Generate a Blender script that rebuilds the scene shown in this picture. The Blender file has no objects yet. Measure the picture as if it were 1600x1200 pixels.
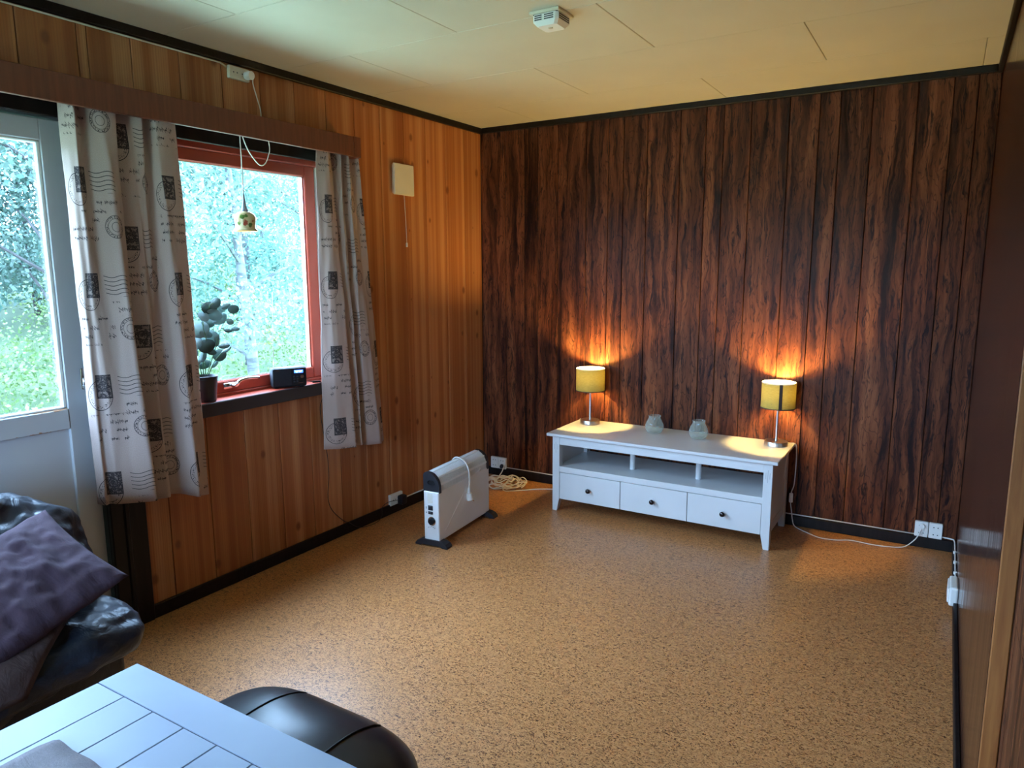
import bpy, bmesh, math, random
import numpy as np
from mathutils import Vector, Matrix, noise
PI = math.pi
random.seed(7); rng = np.random.default_rng(7)
scene = bpy.context.scene
col = scene.collection

# ------------------------------------------------------------------ camera
YAW, PITCH, ROLL, FPX = 0.54487, 0.15991, -0.00441, 1116.9
cam = bpy.data.cameras.new('camera'); camo = bpy.data.objects.new('camera', cam); col.objects.link(camo)
f = Vector((-math.sin(YAW)*math.cos(PITCH), math.cos(YAW)*math.cos(PITCH), -math.sin(PITCH)))
r = Vector((math.cos(YAW), math.sin(YAW), 0)); u = r.cross(f)
r2 = math.cos(ROLL)*r + math.sin(ROLL)*u; u2 = -math.sin(ROLL)*r + math.cos(ROLL)*u
M3 = Matrix((r2, u2, -f)).transposed()
camo.matrix_world = Matrix.Translation((2.7927, -4.2109, 1.4666)) @ M3.to_4x4()
cam.sensor_fit = 'HORIZONTAL'; cam.sensor_width = 36.0; cam.lens = 36.0*FPX/1600
cam.clip_start = 0.02; cam.clip_end = 400
scene.camera = camo

# ------------------------------------------------------------------ world, light, exposure
SKY = 14.0
w = bpy.data.worlds.new('overcast_sky'); scene.world = w; w.use_nodes = True
nt = w.node_tree; nt.nodes.clear()
wo = nt.nodes.new('ShaderNodeOutputWorld'); bg = nt.nodes.new('ShaderNodeBackground')
tc = nt.nodes.new('ShaderNodeTexCoord'); sp = nt.nodes.new('ShaderNodeSeparateXYZ')
rp = nt.nodes.new('ShaderNodeValToRGB')
nt.links.new(tc.outputs['Generated'], sp.inputs[0]); nt.links.new(sp.outputs['Z'], rp.inputs[0])
rp.color_ramp.elements[0].position = 0.0; rp.color_ramp.elements[0].color = (0.36, 0.58, 0.90, 1)
rp.color_ramp.elements[1].position = 1.0; rp.color_ramp.elements[1].color = (0.57, 0.86, 1.30, 1)
nt.links.new(rp.outputs[0], bg.inputs[0]); bg.inputs[1].default_value = SKY
nt.links.new(bg.outputs[0], wo.inputs[0])
vs = scene.view_settings
scene.display_settings.display_device = 'sRGB'
vs.view_transform = 'Standard'; vs.look = 'None'; vs.exposure = 1.75; vs.gamma = 1.0; vs.use_curve_mapping = False
LAMP_E = 880.0
scene.cycles.max_bounces = 10; scene.cycles.diffuse_bounces = 6; scene.cycles.glossy_bounces = 4
scene.cycles.transparent_max_bounces = 16; scene.cycles.transmission_bounces = 6
scene.cycles.sample_clamp_indirect = 6.0

def portal(name, loc, rot, sx, sy):     # importance-sampling portal in a window opening: tells the renderer where sky light enters
    l = bpy.data.lights.new(name, 'AREA'); l.shape = 'RECTANGLE'; l.size = sx; l.size_y = sy
    l.cycles.is_portal = True
    o = bpy.data.objects.new(name, l); o.location = loc; o.rotation_euler = rot; col.objects.link(o)
portal('window_portal', (-0.16, -1.95, 1.45), (0, -PI/2, 0), 1.25, 1.05)
portal('door_portal', (-0.16, -3.15, 1.43), (0, -PI/2, 0), 1.05, 0.75)
portal('rear_portal', (1.3, -6.03, 1.25), (PI/2, 0, 0), 1.4, 1.10)

# ------------------------------------------------------------------ material helpers
def mat(name, base=(0.8, 0.8, 0.8), rough=0.5, metal=0.0, spec=0.5, **kw):
    m = bpy.data.materials.new(name); m.use_nodes = True
    b = m.node_tree.nodes['Principled BSDF']
    b.inputs['Base Color'].default_value = (*base, 1); b.inputs['Roughness'].default_value = rough
    b.inputs['Metallic'].default_value = metal; b.inputs['Specular IOR Level'].default_value = spec
    for k, v in kw.items(): b.inputs[k.replace('_', ' ')].default_value = v
    return m
class G:
    """small node-graph helper"""
    def __init__(s, m): s.m = m; s.t = m.node_tree; s.b = s.t.nodes.get('Principled BSDF'); s.out = [n for n in s.t.nodes if n.type == 'OUTPUT_MATERIAL'][0]
    def put(s, sock, v):
        if isinstance(v, bpy.types.NodeSocket): s.t.links.new(v, sock)
        elif isinstance(v, bpy.types.Node): s.t.links.new(v.outputs[0], sock)
        elif sock.type == 'RGBA' and not isinstance(v, (int, float)) and len(v) == 3: sock.default_value = (*v, 1)
        else: sock.default_value = v
    def n(s, typ, ins=(), **props):
        nd = s.t.nodes.new('ShaderNode'+typ)
        for k, v in props.items(): setattr(nd, k, v)
        it = ins.items() if isinstance(ins, dict) else enumerate(ins)
        for k, v in it:
            if v is not None: s.put(nd.inputs[k], v)
        return nd
    def ma(s, op, a, b=None, c=None): return s.n('Math', (a, b, c), operation=op).outputs[0]
    def vec(s, x, y, z): return s.n('CombineXYZ', (x, y, z)).outputs[0]
    def mapv(s, v, sc): return s.n('VectorMath', (v, sc), operation='MULTIPLY').outputs[0]
    def addv(s, v, o): return s.n('VectorMath', (v, o), operation='ADD').outputs[0]
    def noise(s, v, scale=1.0, detail=2.0, rough=0.5, dist=0.0):
        return s.n('TexNoise', {'Vector': v, 'Scale': scale, 'Detail': detail, 'Roughness': rough, 'Distortion': dist}).outputs[0]
    def ramp(s, fac, stops, interp='LINEAR'):
        nd = s.n('ValToRGB', (fac,)); cr = nd.color_ramp; cr.interpolation = interp
        while len(cr.elements) < len(stops): cr.elements.new(0.5)
        for e, (p, c) in zip(cr.elements, stops):
            e.position = p; e.color = (*c, 1) if len(c) == 3 else c
        return nd.outputs[0]
    def mix(s, fac, a, b, blend='MIX'):
        nd = s.n('Mix', (), data_type='RGBA', blend_type=blend)
        s.put(nd.inputs[0], fac); s.put(nd.inputs[6], a); s.put(nd.inputs[7], b)
        return nd.outputs[2]
    def range(s, v, a, b, c=0.0, d=1.0):
        return s.n('MapRange', (v, a, b, c, d)).outputs[0]
    def obj(s): return s.n('TexCoord').outputs['Object']
    def rand(s): return s.n('ObjectInfo').outputs['Random']
    def color(s, v): s.put(s.b.inputs['Base Color'], v)
    def roughness(s, v): s.put(s.b.inputs['Roughness'], v)
    def bump(s, h, strength=0.3, dist=0.002):
        s.put(s.b.inputs['Normal'], s.n('Bump', {'Strength': strength, 'Distance': dist, 'Height': h}).outputs[0])
def sh(o):   # plank coordinates: object space with an offset for every plank
    pass

M = {}
def wood_coords(g, seed_scale=37.0):
    r_ = g.rand(); o = g.obj()
    return o, g.addv(o, g.vec(g.ma('MULTIPLY', r_, seed_scale), g.ma('MULTIPLY', r_, 11.0), g.ma('MULTIPLY', r_, seed_scale*0.7))), r_

# pine-printed panelling
m = M['pine'] = mat('pine_panel', rough=0.42, spec=0.4); g = G(m)
o, v, r_ = wood_coords(g)
strip = g.noise(g.mapv(v, (17, 1, 0.10)), 1, 1.0, 0.4)
fine = g.noise(g.mapv(v, (95, 1, 1.3)), 1, 3, 0.6, 0.4)
vs_ = g.n('SeparateXYZ', (v,))
kn = g.n('TexVoronoi', {'Vector': g.vec(g.ma('MULTIPLY', vs_.outputs[0], 6.0), g.ma('MULTIPLY', vs_.outputs[2], 3.9), 0), 'Scale': 1.0, 'Randomness': 0.95}, feature='F1', voronoi_dimensions='2D')
kd = kn.outputs['Distance']
kr = g.n('SeparateColor', (kn.outputs['Color'],)).outputs[0]
krad = g.ma('MULTIPLY', g.ma('MAXIMUM', g.ma('SUBTRACT', kr, 0.58), 0.0), 0.30)
knot = g.range(kd, g.ma('ADD', krad, 0.015), g.ma('MULTIPLY', krad, 0.5), 0, 1)
knot = g.ma('MULTIPLY', knot, g.ma('GREATER_THAN', kr, 0.64))
c = g.ramp(strip, [(0.30, (0.34, 0.102, 0.030)), (0.42, (0.45, 0.160, 0.050)), (0.48, (0.39, 0.125, 0.037)), (0.54, (0.51, 0.205, 0.075)), (0.66, (0.57, 0.260, 0.105))])
c = g.mix(g.range(fine, 0.45, 0.68, 0, 0.30), c, (0.28, 0.09, 0.025))
rings = g.n('TexWave', {'Vector': g.mapv(v, (30, 1, 1.5)), 'Scale': 1.0, 'Distortion': 6.0, 'Detail': 2.0, 'Detail Scale': 0.6}, wave_type='BANDS', bands_direction='X').outputs[1]
c = g.mix(g.range(rings, 0.6, 1.0, 0, 0.22), c, (0.22, 0.07, 0.02))
halo = g.range(kd, g.ma('ADD', g.ma('MULTIPLY', krad, 2.2), 0.03), 0.0, 0, 0.35)
c = g.mix(g.ma('MULTIPLY', halo, g.ma('GREATER_THAN', kr, 0.64)), c, (0.45, 0.16, 0.04))
c = g.mix(g.ma('MULTIPLY', knot, 0.85), c, (0.19, 0.055, 0.018))
hv = g.n('HueSaturation', {'Hue': 0.5, 'Saturation': 1.0, 'Value': g.range(r_, 0, 1, 0.85, 1.12), 'Color': c})
g.color(hv.outputs[0])

# rosewood-printed panelling
m = M['rosewood'] = mat('rosewood_panel', rough=0.38, spec=0.11); g = G(m)
o, v, r_ = wood_coords(g, 53.0)
warp = g.noise(g.mapv(v, (9, 1, 3.0)), 1, 4, 0.6)
vx = g.addv(v, g.vec(g.ma('MULTIPLY', g.ma('SUBTRACT', warp, 0.5), 0.085), 0, 0))
band = g.noise(g.mapv(vx, (17, 1, 1.1)), 1, 5, 0.62, 0.6)
vein = g.noise(g.mapv(vx, (62, 1, 4.2)), 1, 6, 0.68, 1.2)
pores = g.noise(g.mapv(v, (330, 1, 16.0)), 1, 2, 0.6)
crown = g.noise(g.mapv(vx, (11, 1, 1.7)), 1, 3, 0.55, 0.3)
rings = g.ma('PINGPONG', g.ma('MULTIPLY', crown, 13.0), 0.5)
c = g.ramp(band, [(0.34, (0.020, 0.0075, 0.005)), (0.43, (0.068, 0.020, 0.010)), (0.51, (0.125, 0.038, 0.016)), (0.59, (0.175, 0.056, 0.023)), (0.70, (0.235, 0.084, 0.034))])
c = g.mix(g.range(rings, 0.10, 0.0, 0, 0.62), c, (0.016, 0.006, 0.006))
c = g.mix(g.range(vein, 0.53, 0.62, 0, 0.88), c, (0.009, 0.005, 0.006))
c = g.mix(g.range(pores, 0.60, 0.72, 0, 0.45), c, (0.015, 0.007, 0.006))
hv = g.n('HueSaturation', {'Hue': 0.5, 'Saturation': 1.0, 'Value': g.range(r_, 0, 1, 0.8, 1.2), 'Color': c})
g.color(hv.outputs[0])
g.bump(vein, 0.12, 0.001)

# glossy laminate of the right wall
m = M['laminate'] = mat('brown_laminate', rough=0.16, spec=0.55); g = G(m)
o = g.obj()
gr = g.noise(g.mapv(o, (1, 60, 1.2)), 1, 3, 0.6)
g.color(g.ramp(gr, [(0.3, (0.032, 0.010, 0.006)), (0.7, (0.068, 0.023, 0.013))]))
g.roughness(g.range(g.noise(g.mapv(o, (1, 30, 1.0)), 1, 2), 0.3, 0.7, 0.13, 0.24))

m = M['oak_edge'] = mat('oak_edge', rough=0.45); g = G(m)
o = g.obj()
g.color(g.ramp(g.noise(g.mapv(o, (80, 30, 5)), 1, 3, 0.6, 0.6), [(0.3, (0.25, 0.080, 0.018)), (0.7, (0.38, 0.145, 0.036))]))

m = M['pelmet'] = mat('brown_pelmet_veneer', rough=0.5); g = G(m)
o = g.obj()
g.color(g.ramp(g.noise(g.mapv(o, (1, 70, 4)), 1, 3, 0.6), [(0.3, (0.105, 0.025, 0.010)), (0.7, (0.165, 0.043, 0.018))]))

m = M['black_brown'] = mat('black_brown_trim', rough=0.45, spec=0.22); g = G(m)
g.color(g.ramp(g.noise(g.mapv(g.obj(), (40, 40, 3)), 1, 2), [(0.3, (0.007, 0.005, 0.005)), (0.7, (0.014, 0.010, 0.009))]))
m = M['sill_edge'] = mat('dark_sill_edge', (0.03, 0.02, 0.018), 0.35)

# speckled cork vinyl
m = M['floor'] = mat('cork_vinyl', rough=0.3, spec=0.55); g = G(m)
o = g.obj()
big = g.noise(o, 1.4, 3, 0.5)
base = g.ramp(g.noise(o, 60, 3, 0.6), [(0.3, (0.48, 0.195, 0.062)), (0.7, (0.62, 0.285, 0.104))])
fl = g.noise(g.mapv(o, (72, 115, 1)), 1, 3, 0.62, 2.0)
fm = g.range(fl, 0.525, 0.565)
fl2 = g.noise(g.mapv(o, (110, 160, 1)), 1, 2, 0.5, 1.2)
fm2 = g.range(fl2, 0.60, 0.63, 0, 0.6)
dotn = g.n('TexVoronoi', {'Vector': o, 'Scale': 34.0}, feature='F1')
dm = g.ma('MULTIPLY', g.ma('LESS_THAN', dotn.outputs['Distance'], 0.055), g.ma('GREATER_THAN', g.n('SeparateColor', (dotn.outputs['Color'],)).outputs[0], 0.72))
c = g.mix(fm2, base, (0.20, 0.082, 0.028))
c = g.mix(g.ma('MULTIPLY', fm, 0.85), c, (0.155, 0.058, 0.020))
c = g.mix(g.range(fl, 0.60, 0.64, 0, 0.8), c, (0.075, 0.026, 0.010))
c = g.mix(g.ma('MULTIPLY', dm, 0.9), c, (0.035, 0.016, 0.010))
g.color(c)
g.roughness(g.range(g.noise(o, 5, 3, 0.6), 0.3, 0.7, 0.33, 0.43))
g.bump(fl, 0.10, 0.0008)

m = M['ceiling'] = mat('ceiling_paint', rough=0.55); g = G(m)
g.color(g.ramp(g.noise(g.obj(), 3, 2), [(0.3, (0.51, 0.465, 0.37)), (0.7, (0.545, 0.50, 0.40))]))
M['joint'] = mat('ceiling_backing', (0.12, 0.09, 0.06), 0.8)
M['plaster'] = mat('outer_wall', (0.02, 0.012, 0.01), 0.8)

def painted(name, c0, rough=0.35, spec=0.5, var=0.03, sc=6):
    m = M[name] = mat(name, c0, rough, spec=spec); g = G(m)
    n_ = g.noise(g.obj(), sc, 3)
    g.color(g.ramp(n_, [(0.3, tuple(max(0, x*(1-var)) for x in c0)), (0.7, tuple(min(1, x*(1+var)) for x in c0))]))
    return m
painted('white_furniture', (0.66, 0.66, 0.66), 0.30)
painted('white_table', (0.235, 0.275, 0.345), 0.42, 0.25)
painted('white_metal', (0.80, 0.80, 0.80), 0.35)
painted('white_plastic', (0.80, 0.79, 0.75), 0.4)
painted('cream_plastic', (0.72, 0.66, 0.52), 0.45)
painted('dark_plastic', (0.020, 0.020, 0.025), 0.5, 0.4)
painted('black_plastic', (0.008, 0.008, 0.010), 0.45, 0.35)
painted('red_paint', (0.40, 0.060, 0.030), 0.35)
painted('cream_paint', (0.72, 0.70, 0.62), 0.5)
# worn white door paint
m = M['door_paint'] = mat('door_paint', (0.53, 0.53, 0.55), 0.4); 
m = M['door_worn'] = mat('door_worn_paint', (0.53, 0.53, 0.55), 0.45); g = G(m)
o = g.obj(); sx = g.n('SeparateXYZ', (o,))
nz = g.noise(g.mapv(o, (1, 9, 30)), 1, 4, 0.7)
zz = g.range(g.ma('ABSOLUTE', sx.outputs[2]), 0.018, 0.042, 0, 0.22)
g.color(g.mix(g.range(g.ma('ADD', nz, zz), 0.70, 0.73), (0.53, 0.53, 0.55), (0.42, 0.22, 0.12)))

# leather
def leather(name, c0, rough, scale, strength):
    m = M[name] = mat(name, c0, rough, spec=0.36); g = G(m)
    o = g.obj()
    h = g.ma('ADD', g.noise(g.mapv(o, (1, 1, 1)), scale, 4, 0.55, 1.2), g.ma('MULTIPLY', g.noise(o, 160, 2), 0.06))
    g.bump(h, strength, 0.02)
    g.color(g.ramp(g.noise(o, 9, 3), [(0.3, tuple(x*0.7 for x in c0)), (0.7, tuple(x*1.3 for x in c0))]))
    return m
leather('sofa_leather', (0.011, 0.014, 0.021), 0.40, 14.0, 0.30)
leather('stool_leather', (0.014, 0.014, 0.016), 0.33, 5.0, 0.04)
def fabric(name, c0, sc=420, rough=0.9, var=0.25):
    m = M[name] = mat(name, c0, rough, spec=0.15); g = G(m)
    o = g.obj()
    n_ = g.ma('ADD', g.ma('MULTIPLY', g.noise(g.mapv(o, (1, 1, 4)), sc, 2), 0.5), g.ma('MULTIPLY', g.noise(o, 14, 3), 0.5))
    g.color(g.ramp(n_, [(0.3, tuple(x*(1-var) for x in c0)), (0.7, tuple(x*(1+var) for x in c0))]))
    crease = g.noise(g.mapv(o, (9, 22, 9)), 1, 3, 0.6, 1.5)
    g.bump(g.ma('ADD', g.ma('MULTIPLY', n_, 0.15), crease), 0.35, 0.012)
    return m
fabric('plum_fabric', (0.050, 0.030, 0.041))
fabric('taupe_fabric', (0.075, 0.048, 0.044))
fabric('grey_linen', (0.22, 0.20, 0.21))

M['chrome'] = mat('brushed_nickel', (0.70, 0.66, 0.60), 0.30, 1.0)
M['steel'] = mat('polished_steel', (0.75, 0.75, 0.76), 0.15, 1.0)
M['dark_metal'] = mat('dark_metal', (0.06, 0.05, 0.05), 0.3, 1.0)
M['white_cable'] = mat('white_cable', (0.78, 0.75, 0.70), 0.4)
M['black_cable'] = mat('black_cable', (0.012, 0.011, 0.011), 0.45)
M['soil'] = mat('potting_soil', (0.03, 0.02, 0.014), 0.95)
M['tape'] = mat('clear_tape', (0.86, 0.86, 0.86), 0.18)

def glass_mat(name, tint=(0.96, 0.98, 0.98), rough=0.0, ior=1.45, bump=0.0):
    m = M[name] = bpy.data.materials.new(name); m.use_nodes = True; t = m.node_tree
    t.nodes.remove(t.nodes['Principled BSDF']); g = G(m)
    tr = g.n('BsdfTransparent', (tint,)); gl = g.n('BsdfGlossy', {'Color': (1, 1, 1), 'Roughness': rough})
    # Schlick reflectance from either side of the thin sheet (no total internal reflection inside an unrefracted pane)
    ge = g.n('NewGeometry'); cs_ = g.ma('ABSOLUTE', g.n('VectorMath', (ge.outputs['Incoming'], ge.outputs['Normal']), operation='DOT_PRODUCT').outputs['Value'])
    f0 = ((ior-1)/(ior+1))**2
    fr = g.n('Math', (g.ma('MULTIPLY', g.ma('POWER', g.ma('SUBTRACT', 1.0, cs_), 5.0), 1-f0), f0), operation='ADD')
    if bump:
        b_ = g.n('Bump', {'Strength': bump, 'Distance': 0.004, 'Height': g.n('TexVoronoi', {'Vector': g.obj(), 'Scale': 55.0}).outputs[0]})
        g.put(gl.inputs['Normal'], b_.outputs[0])
    mx = g.n('MixShader'); g.put(mx.inputs[0], fr.outputs[0]); g.put(mx.inputs[1], tr.outputs[0]); g.put(mx.inputs[2], gl.outputs[0])
    g.put(g.out.inputs[0], mx.outputs[0]); return m
glass_mat('window_glass')
glass_mat('jar_glass', (0.93, 0.97, 0.95), 0.08, 1.5, 0.9)
g = G(M['jar_glass']); old = g.out.inputs[0].links[0].from_socket
df = g.n('BsdfDiffuse', {'Color': (0.80, 0.84, 0.78, 1)}); mx = g.n('MixShader'); lw = g.n('LayerWeight', {'Blend': 0.35})
g.put(mx.inputs[0], g.range(lw.outputs['Facing'], 0.0, 1.0, 0.07, 0.30)); g.put(mx.inputs[1], old); g.put(mx.inputs[2], df.outputs[0]); g.put(g.out.inputs[0], mx.outputs[0])

def emit(name, c0, s):
    m = M[name] = mat(name, c0, 0.5); b = m.node_tree.nodes['Principled BSDF']
    b.inputs['Emission Color'].default_value = (*c0, 1); b.inputs['Emission Strength'].default_value = s; return m
emit('lamp_bulb', (1.0, 0.67, 0.20), LAMP_E)
emit('pendant_bulb', (1.0, 0.66, 0.25), 14.0)
emit('radio_screen', (0.03, 0.12, 0.9), 1.6)
emit('radio_screen_text', (0.55, 0.75, 1.0), 1.6)

# translucent textiles
def translucent(name, base_builder, amount, rough=0.9):
    m = M[name] = mat(name, (0.5, 0.5, 0.5), rough, spec=0.1); g = G(m)
    c = base_builder(g); g.color(c)
    tl = g.n('BsdfTranslucent'); g.put(tl.inputs[0], c)
    mx = g.n('MixShader'); g.put(mx.inputs[0], amount); g.put(mx.inputs[1], g.b.outputs[0]); g.put(mx.inputs[2], tl.outputs[0])
    g.put(g.out.inputs[0], mx.outputs[0]); return m
def shade_col(g):
    o = g.obj(); w_ = g.noise(g.mapv(o, (60, 60, 900)), 1, 2)
    return g.ramp(w_, [(0.3, (0.36, 0.27, 0.06)), (0.7, (0.48, 0.37, 0.09))])
translucent('shade_fabric', shade_col, 0.009)
M['shade_inner'] = mat('shade_lining', (0.85, 0.80, 0.66), 0.7)
M['shade_trim'] = mat('shade_trim', (0.03, 0.018, 0.012), 0.6)

# printed curtain: postage stamps, postmarks, wavy cancellation lines and script on linen
def curtain_col(g):
    uv = g.n('TexCoord').outputs['UV']; uv = g.mapv(uv, (0.79, 0.79, 1)); s = g.n('SeparateXYZ', (uv,)); U, V = s.outputs[0], s.outputs[1]
    W_, H_ = 0.24, 0.30
    colm = g.ma('FLOOR', g.ma('DIVIDE', U, W_))
    cu = g.ma('SUBTRACT', U, g.ma('MULTIPLY', colm, W_))
    odd = g.ma('MODULO', g.ma('ABSOLUTE', colm), 2.0)
    V2 = g.ma('ADD', g.ma('ADD', V, 3.0), g.ma('MULTIPLY', odd, 0.16))
    cv = g.ma('MODULO', V2, H_)
    def box(cx, cy, hx, hy):
        return g.ma('MULTIPLY', g.ma('LESS_THAN', g.ma('ABSOLUTE', g.ma('SUBTRACT', cu, cx)), hx), g.ma('LESS_THAN', g.ma('ABSOLUTE', g.ma('SUBTRACT', cv, cy)), hy))
    def ring(cx, cy, rad, th):
        dx = g.ma('SUBTRACT', cu, cx); dy = g.ma('SUBTRACT', cv, cy)
        d = g.ma('SQRT', g.ma('ADD', g.ma('MULTIPLY', dx, dx), g.ma('MULTIPLY', dy, dy)))
        return g.ma('LESS_THAN', g.ma('ABSOLUTE', g.ma('SUBTRACT', d, rad)), th), d
    nz = g.noise(uv, 260, 2, 0.6); nz2 = g.noise(uv, 90, 2, 0.5)
    st = box(0.072, 0.215, 0.029, 0.036)
    edge = g.ma('SUBTRACT', 1.0, box(0.072, 0.215, 0.024, 0.031))
    r0, d0 = ring(0.072, 0.217, 0.014, 0.003)
    stamp = g.ma('MULTIPLY', st, g.ma('MAXIMUM', g.ma('MAXIMUM', g.ma('GREATER_THAN', nz2, 0.47), edge), r0))
    stamp = g.ma('MAXIMUM', stamp, g.ma('MULTIPLY', st, 0.55))
    r1, d1 = ring(0.055, 0.188, 0.045, 0.0011)
    mk = g.ma('MULTIPLY', g.ma('LESS_THAN', g.ma('ABSOLUTE', g.ma('SUBTRACT', d1, 0.036)), 0.005), g.ma('GREATER_THAN', nz, 0.56))
    r2_, d2 = ring(0.185, 0.085, 0.033, 0.0008); r3, _ = ring(0.185, 0.085, 0.024, 0.0006); r4, _ = ring(0.185, 0.085, 0.014, 0.0007)
    mk2 = g.ma('MULTIPLY', g.ma('LESS_THAN', g.ma('ABSOLUTE', g.ma('SUBTRACT', d2, 0.0285)), 0.0032), g.ma('GREATER_THAN', nz, 0.52))
    wav = g.ma('SINE', g.ma('ADD', g.ma('MULTIPLY', cv, 2*PI/0.0125), g.ma('MULTIPLY', g.ma('SINE', g.ma('MULTIPLY', cu, 95.0)), 1.6)))
    waves = g.ma('MULTIPLY', g.ma('GREATER_THAN', wav, 0.88), box(0.165, 0.215, 0.040, 0.034))
    # cursive: a hairline dancing on slanted baselines, broken into words
    us = g.ma('ADD', cu, g.ma('MULTIPLY', cv, 0.55))
    wig = g.noise(g.vec(g.ma('MULTIPLY', us, 175.0), g.ma('FLOOR', g.ma('DIVIDE', V2, 0.026)), 0.0), 1, 2.5, 0.7)
    fr = g.ma('FRACT', g.ma('DIVIDE', V2, 0.026))
    ln = g.ma('LESS_THAN', g.ma('ABSOLUTE', g.ma('SUBTRACT', fr, g.ma('ADD', 0.5, g.ma('MULTIPLY', g.ma('SUBTRACT', wig, 0.5), 2.2)))), 0.085)
    wd = g.noise(g.vec(g.ma('MULTIPLY', U, 24.0), g.ma('MULTIPLY', g.ma('FLOOR', g.ma('DIVIDE', V2, 0.026)), 7.3), 0), 1, 0.0)
    txt = g.ma('MULTIPLY', g.ma('MULTIPLY', ln, g.ma('GREATER_THAN', wd, 0.47)), g.ma('MAXIMUM', box(0.075, 0.085, 0.062, 0.046), box(0.18, 0.145, 0.045, 0.022)))
    ink = g.ma('MULTIPLY', stamp, g.range(g.noise(uv, 300, 2, 0.6), 0.35, 0.5, 0.62, 1.0))
    for k in (r1, mk, r2_, r3, r4, mk2, waves, txt): ink = g.ma('MAXIMUM', ink, k)
    weave = g.noise(g.mapv(uv, (500, 500, 1)), 1, 2, 0.6)
    lin = g.ramp(weave, [(0.3, (0.43, 0.315, 0.275)), (0.7, (0.55, 0.42, 0.37))])
    return g.mix(g.ma('MULTIPLY', ink, 0.93), lin, (0.018, 0.018, 0.024))
translucent('curtain_print', curtain_col, 0.15)

# pendant porcelain with painted flowers
m = M['porcelain'] = mat('painted_porcelain', (0.75, 0.62, 0.33), 0.12, spec=0.6); g = G(m)
o = g.obj(); c = None
c = g.ramp(g.noise(o, 20, 2), [(0.3, (0.62, 0.47, 0.22)), (0.7, (0.72, 0.60, 0.34))])
nzv = g.n('TexNoise', {'Vector': o, 'Scale': 90.0}).outputs['Color']
ow = g.addv(o, g.mapv(g.addv(nzv, (-0.5, -0.5, -0.5)), (0.014, 0.014, 0.014)))
for p, rad, cc in [((0.03, -0.04, 0.062), 0.013, (0.10, 0.20, 0.04)), ((0.042, -0.026, 0.067), 0.010, (0.12, 0.24, 0.05)), ((0.04, -0.03, 0.034), 0.015, (0.45, 0.10, 0.06)), ((0.036, -0.037, 0.030), 0.006, (0.25, 0.03, 0.03)),
                   ((0.046, -0.008, 0.026), 0.011, (0.12, 0.22, 0.06)), ((0.012, -0.048, 0.030), 0.012, (0.14, 0.24, 0.06)), ((0.05, 0.006, 0.045), 0.008, (0.42, 0.12, 0.08)), ((0.0, -0.05, 0.05), 0.009, (0.45, 0.2, 0.1))]:
    d = g.n('VectorMath', (ow, p), operation='DISTANCE').outputs['Value']
    c = g.mix(g.range(d, rad, rad*0.8), c, cc)
g.color(c)

# plants
def leafmat(name, c0, c1, tr=0.35, rough=0.5):
    m = M[name] = mat(name, c0, rough, spec=0.3); g = G(m)
    ri = g.n('NewGeometry').outputs['Random Per Island']
    c = g.ramp(ri, [(0.0, c0), (1.0, c1)]); g.color(c)
    tl = g.n('BsdfTranslucent'); g.put(tl.inputs[0], c)
    mx = g.n('MixShader'); g.put(mx.inputs[0], tr); g.put(mx.inputs[1], g.b.outputs[0]); g.put(mx.inputs[2], tl.outputs[0])
    g.put(g.out.inputs[0], mx.outputs[0])
leafmat('birch_leaf', (0.061, 0.130, 0.094), (0.120, 0.206, 0.156))
leafmat('alder_leaf', (0.057, 0.124, 0.094), (0.109, 0.193, 0.149))
leafmat('pine_needle', (0.044, 0.074, 0.058), (0.091, 0.135, 0.108), 0.15)
leafmat('grass_blade', (0.056, 0.105, 0.034), (0.129, 0.166, 0.060))
m = M['house_plant'] = mat('eucalyptus_leaf', (0.11, 0.17, 0.14), 0.6); g = G(m)
g.color(g.ramp(g.rand(), [(0.0, (0.085, 0.14, 0.12)), (1.0, (0.30, 0.40, 0.38))]))
tl = g.n('BsdfTranslucent'); g.put(tl.inputs[0], g.b.inputs['Base Color'].links[0].from_socket)
mx = g.n('MixShader'); g.put(mx.inputs[0], 0.35); g.put(mx.inputs[1], g.b.outputs[0]); g.put(mx.inputs[2], tl.outputs[0]); g.put(g.out.inputs[0], mx.outputs[0])
m = M['stem'] = mat('green_stem', (0.12, 0.22, 0.10), 0.6)
m = M['birch_bark'] = mat('birch_bark', (0.3, 0.3, 0.3), 0.8); g = G(m)
g.color(g.ramp(g.noise(g.mapv(g.obj(), (3, 3, 14)), 1, 3, 0.6), [(0.40, (0.025, 0.028, 0.028)), (0.48, (0.055, 0.060, 0.060)), (0.8, (0.078, 0.082, 0.080))]))
m = M['dark_bark'] = mat('dark_bark', (0.05, 0.04, 0.03), 0.9); g = G(m)
g.color(g.ramp(g.noise(g.mapv(g.obj(), (20, 20, 4)), 1, 3, 0.6), [(0.3, (0.014, 0.012, 0.011)), (0.7, (0.034, 0.030, 0.028))]))
m = M['ground'] = mat('forest_floor_and_bounce', (0.06, 0.12, 0.03), 0.95); g = G(m)
g.color(g.mix(g.range(g.n('SeparateXYZ', (g.obj(),)).outputs[0], -5.5, -3.5), g.ramp(g.noise(g.obj(), 0.8, 5, 0.65), [(0.3, (0.020, 0.036, 0.012)), (0.5, (0.035, 0.058, 0.018)), (0.7, (0.055, 0.066, 0.028))]), (0.40, 0.48, 0.30)))  # pale ground near the house is added to bounce daylight onto the ceiling

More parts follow.
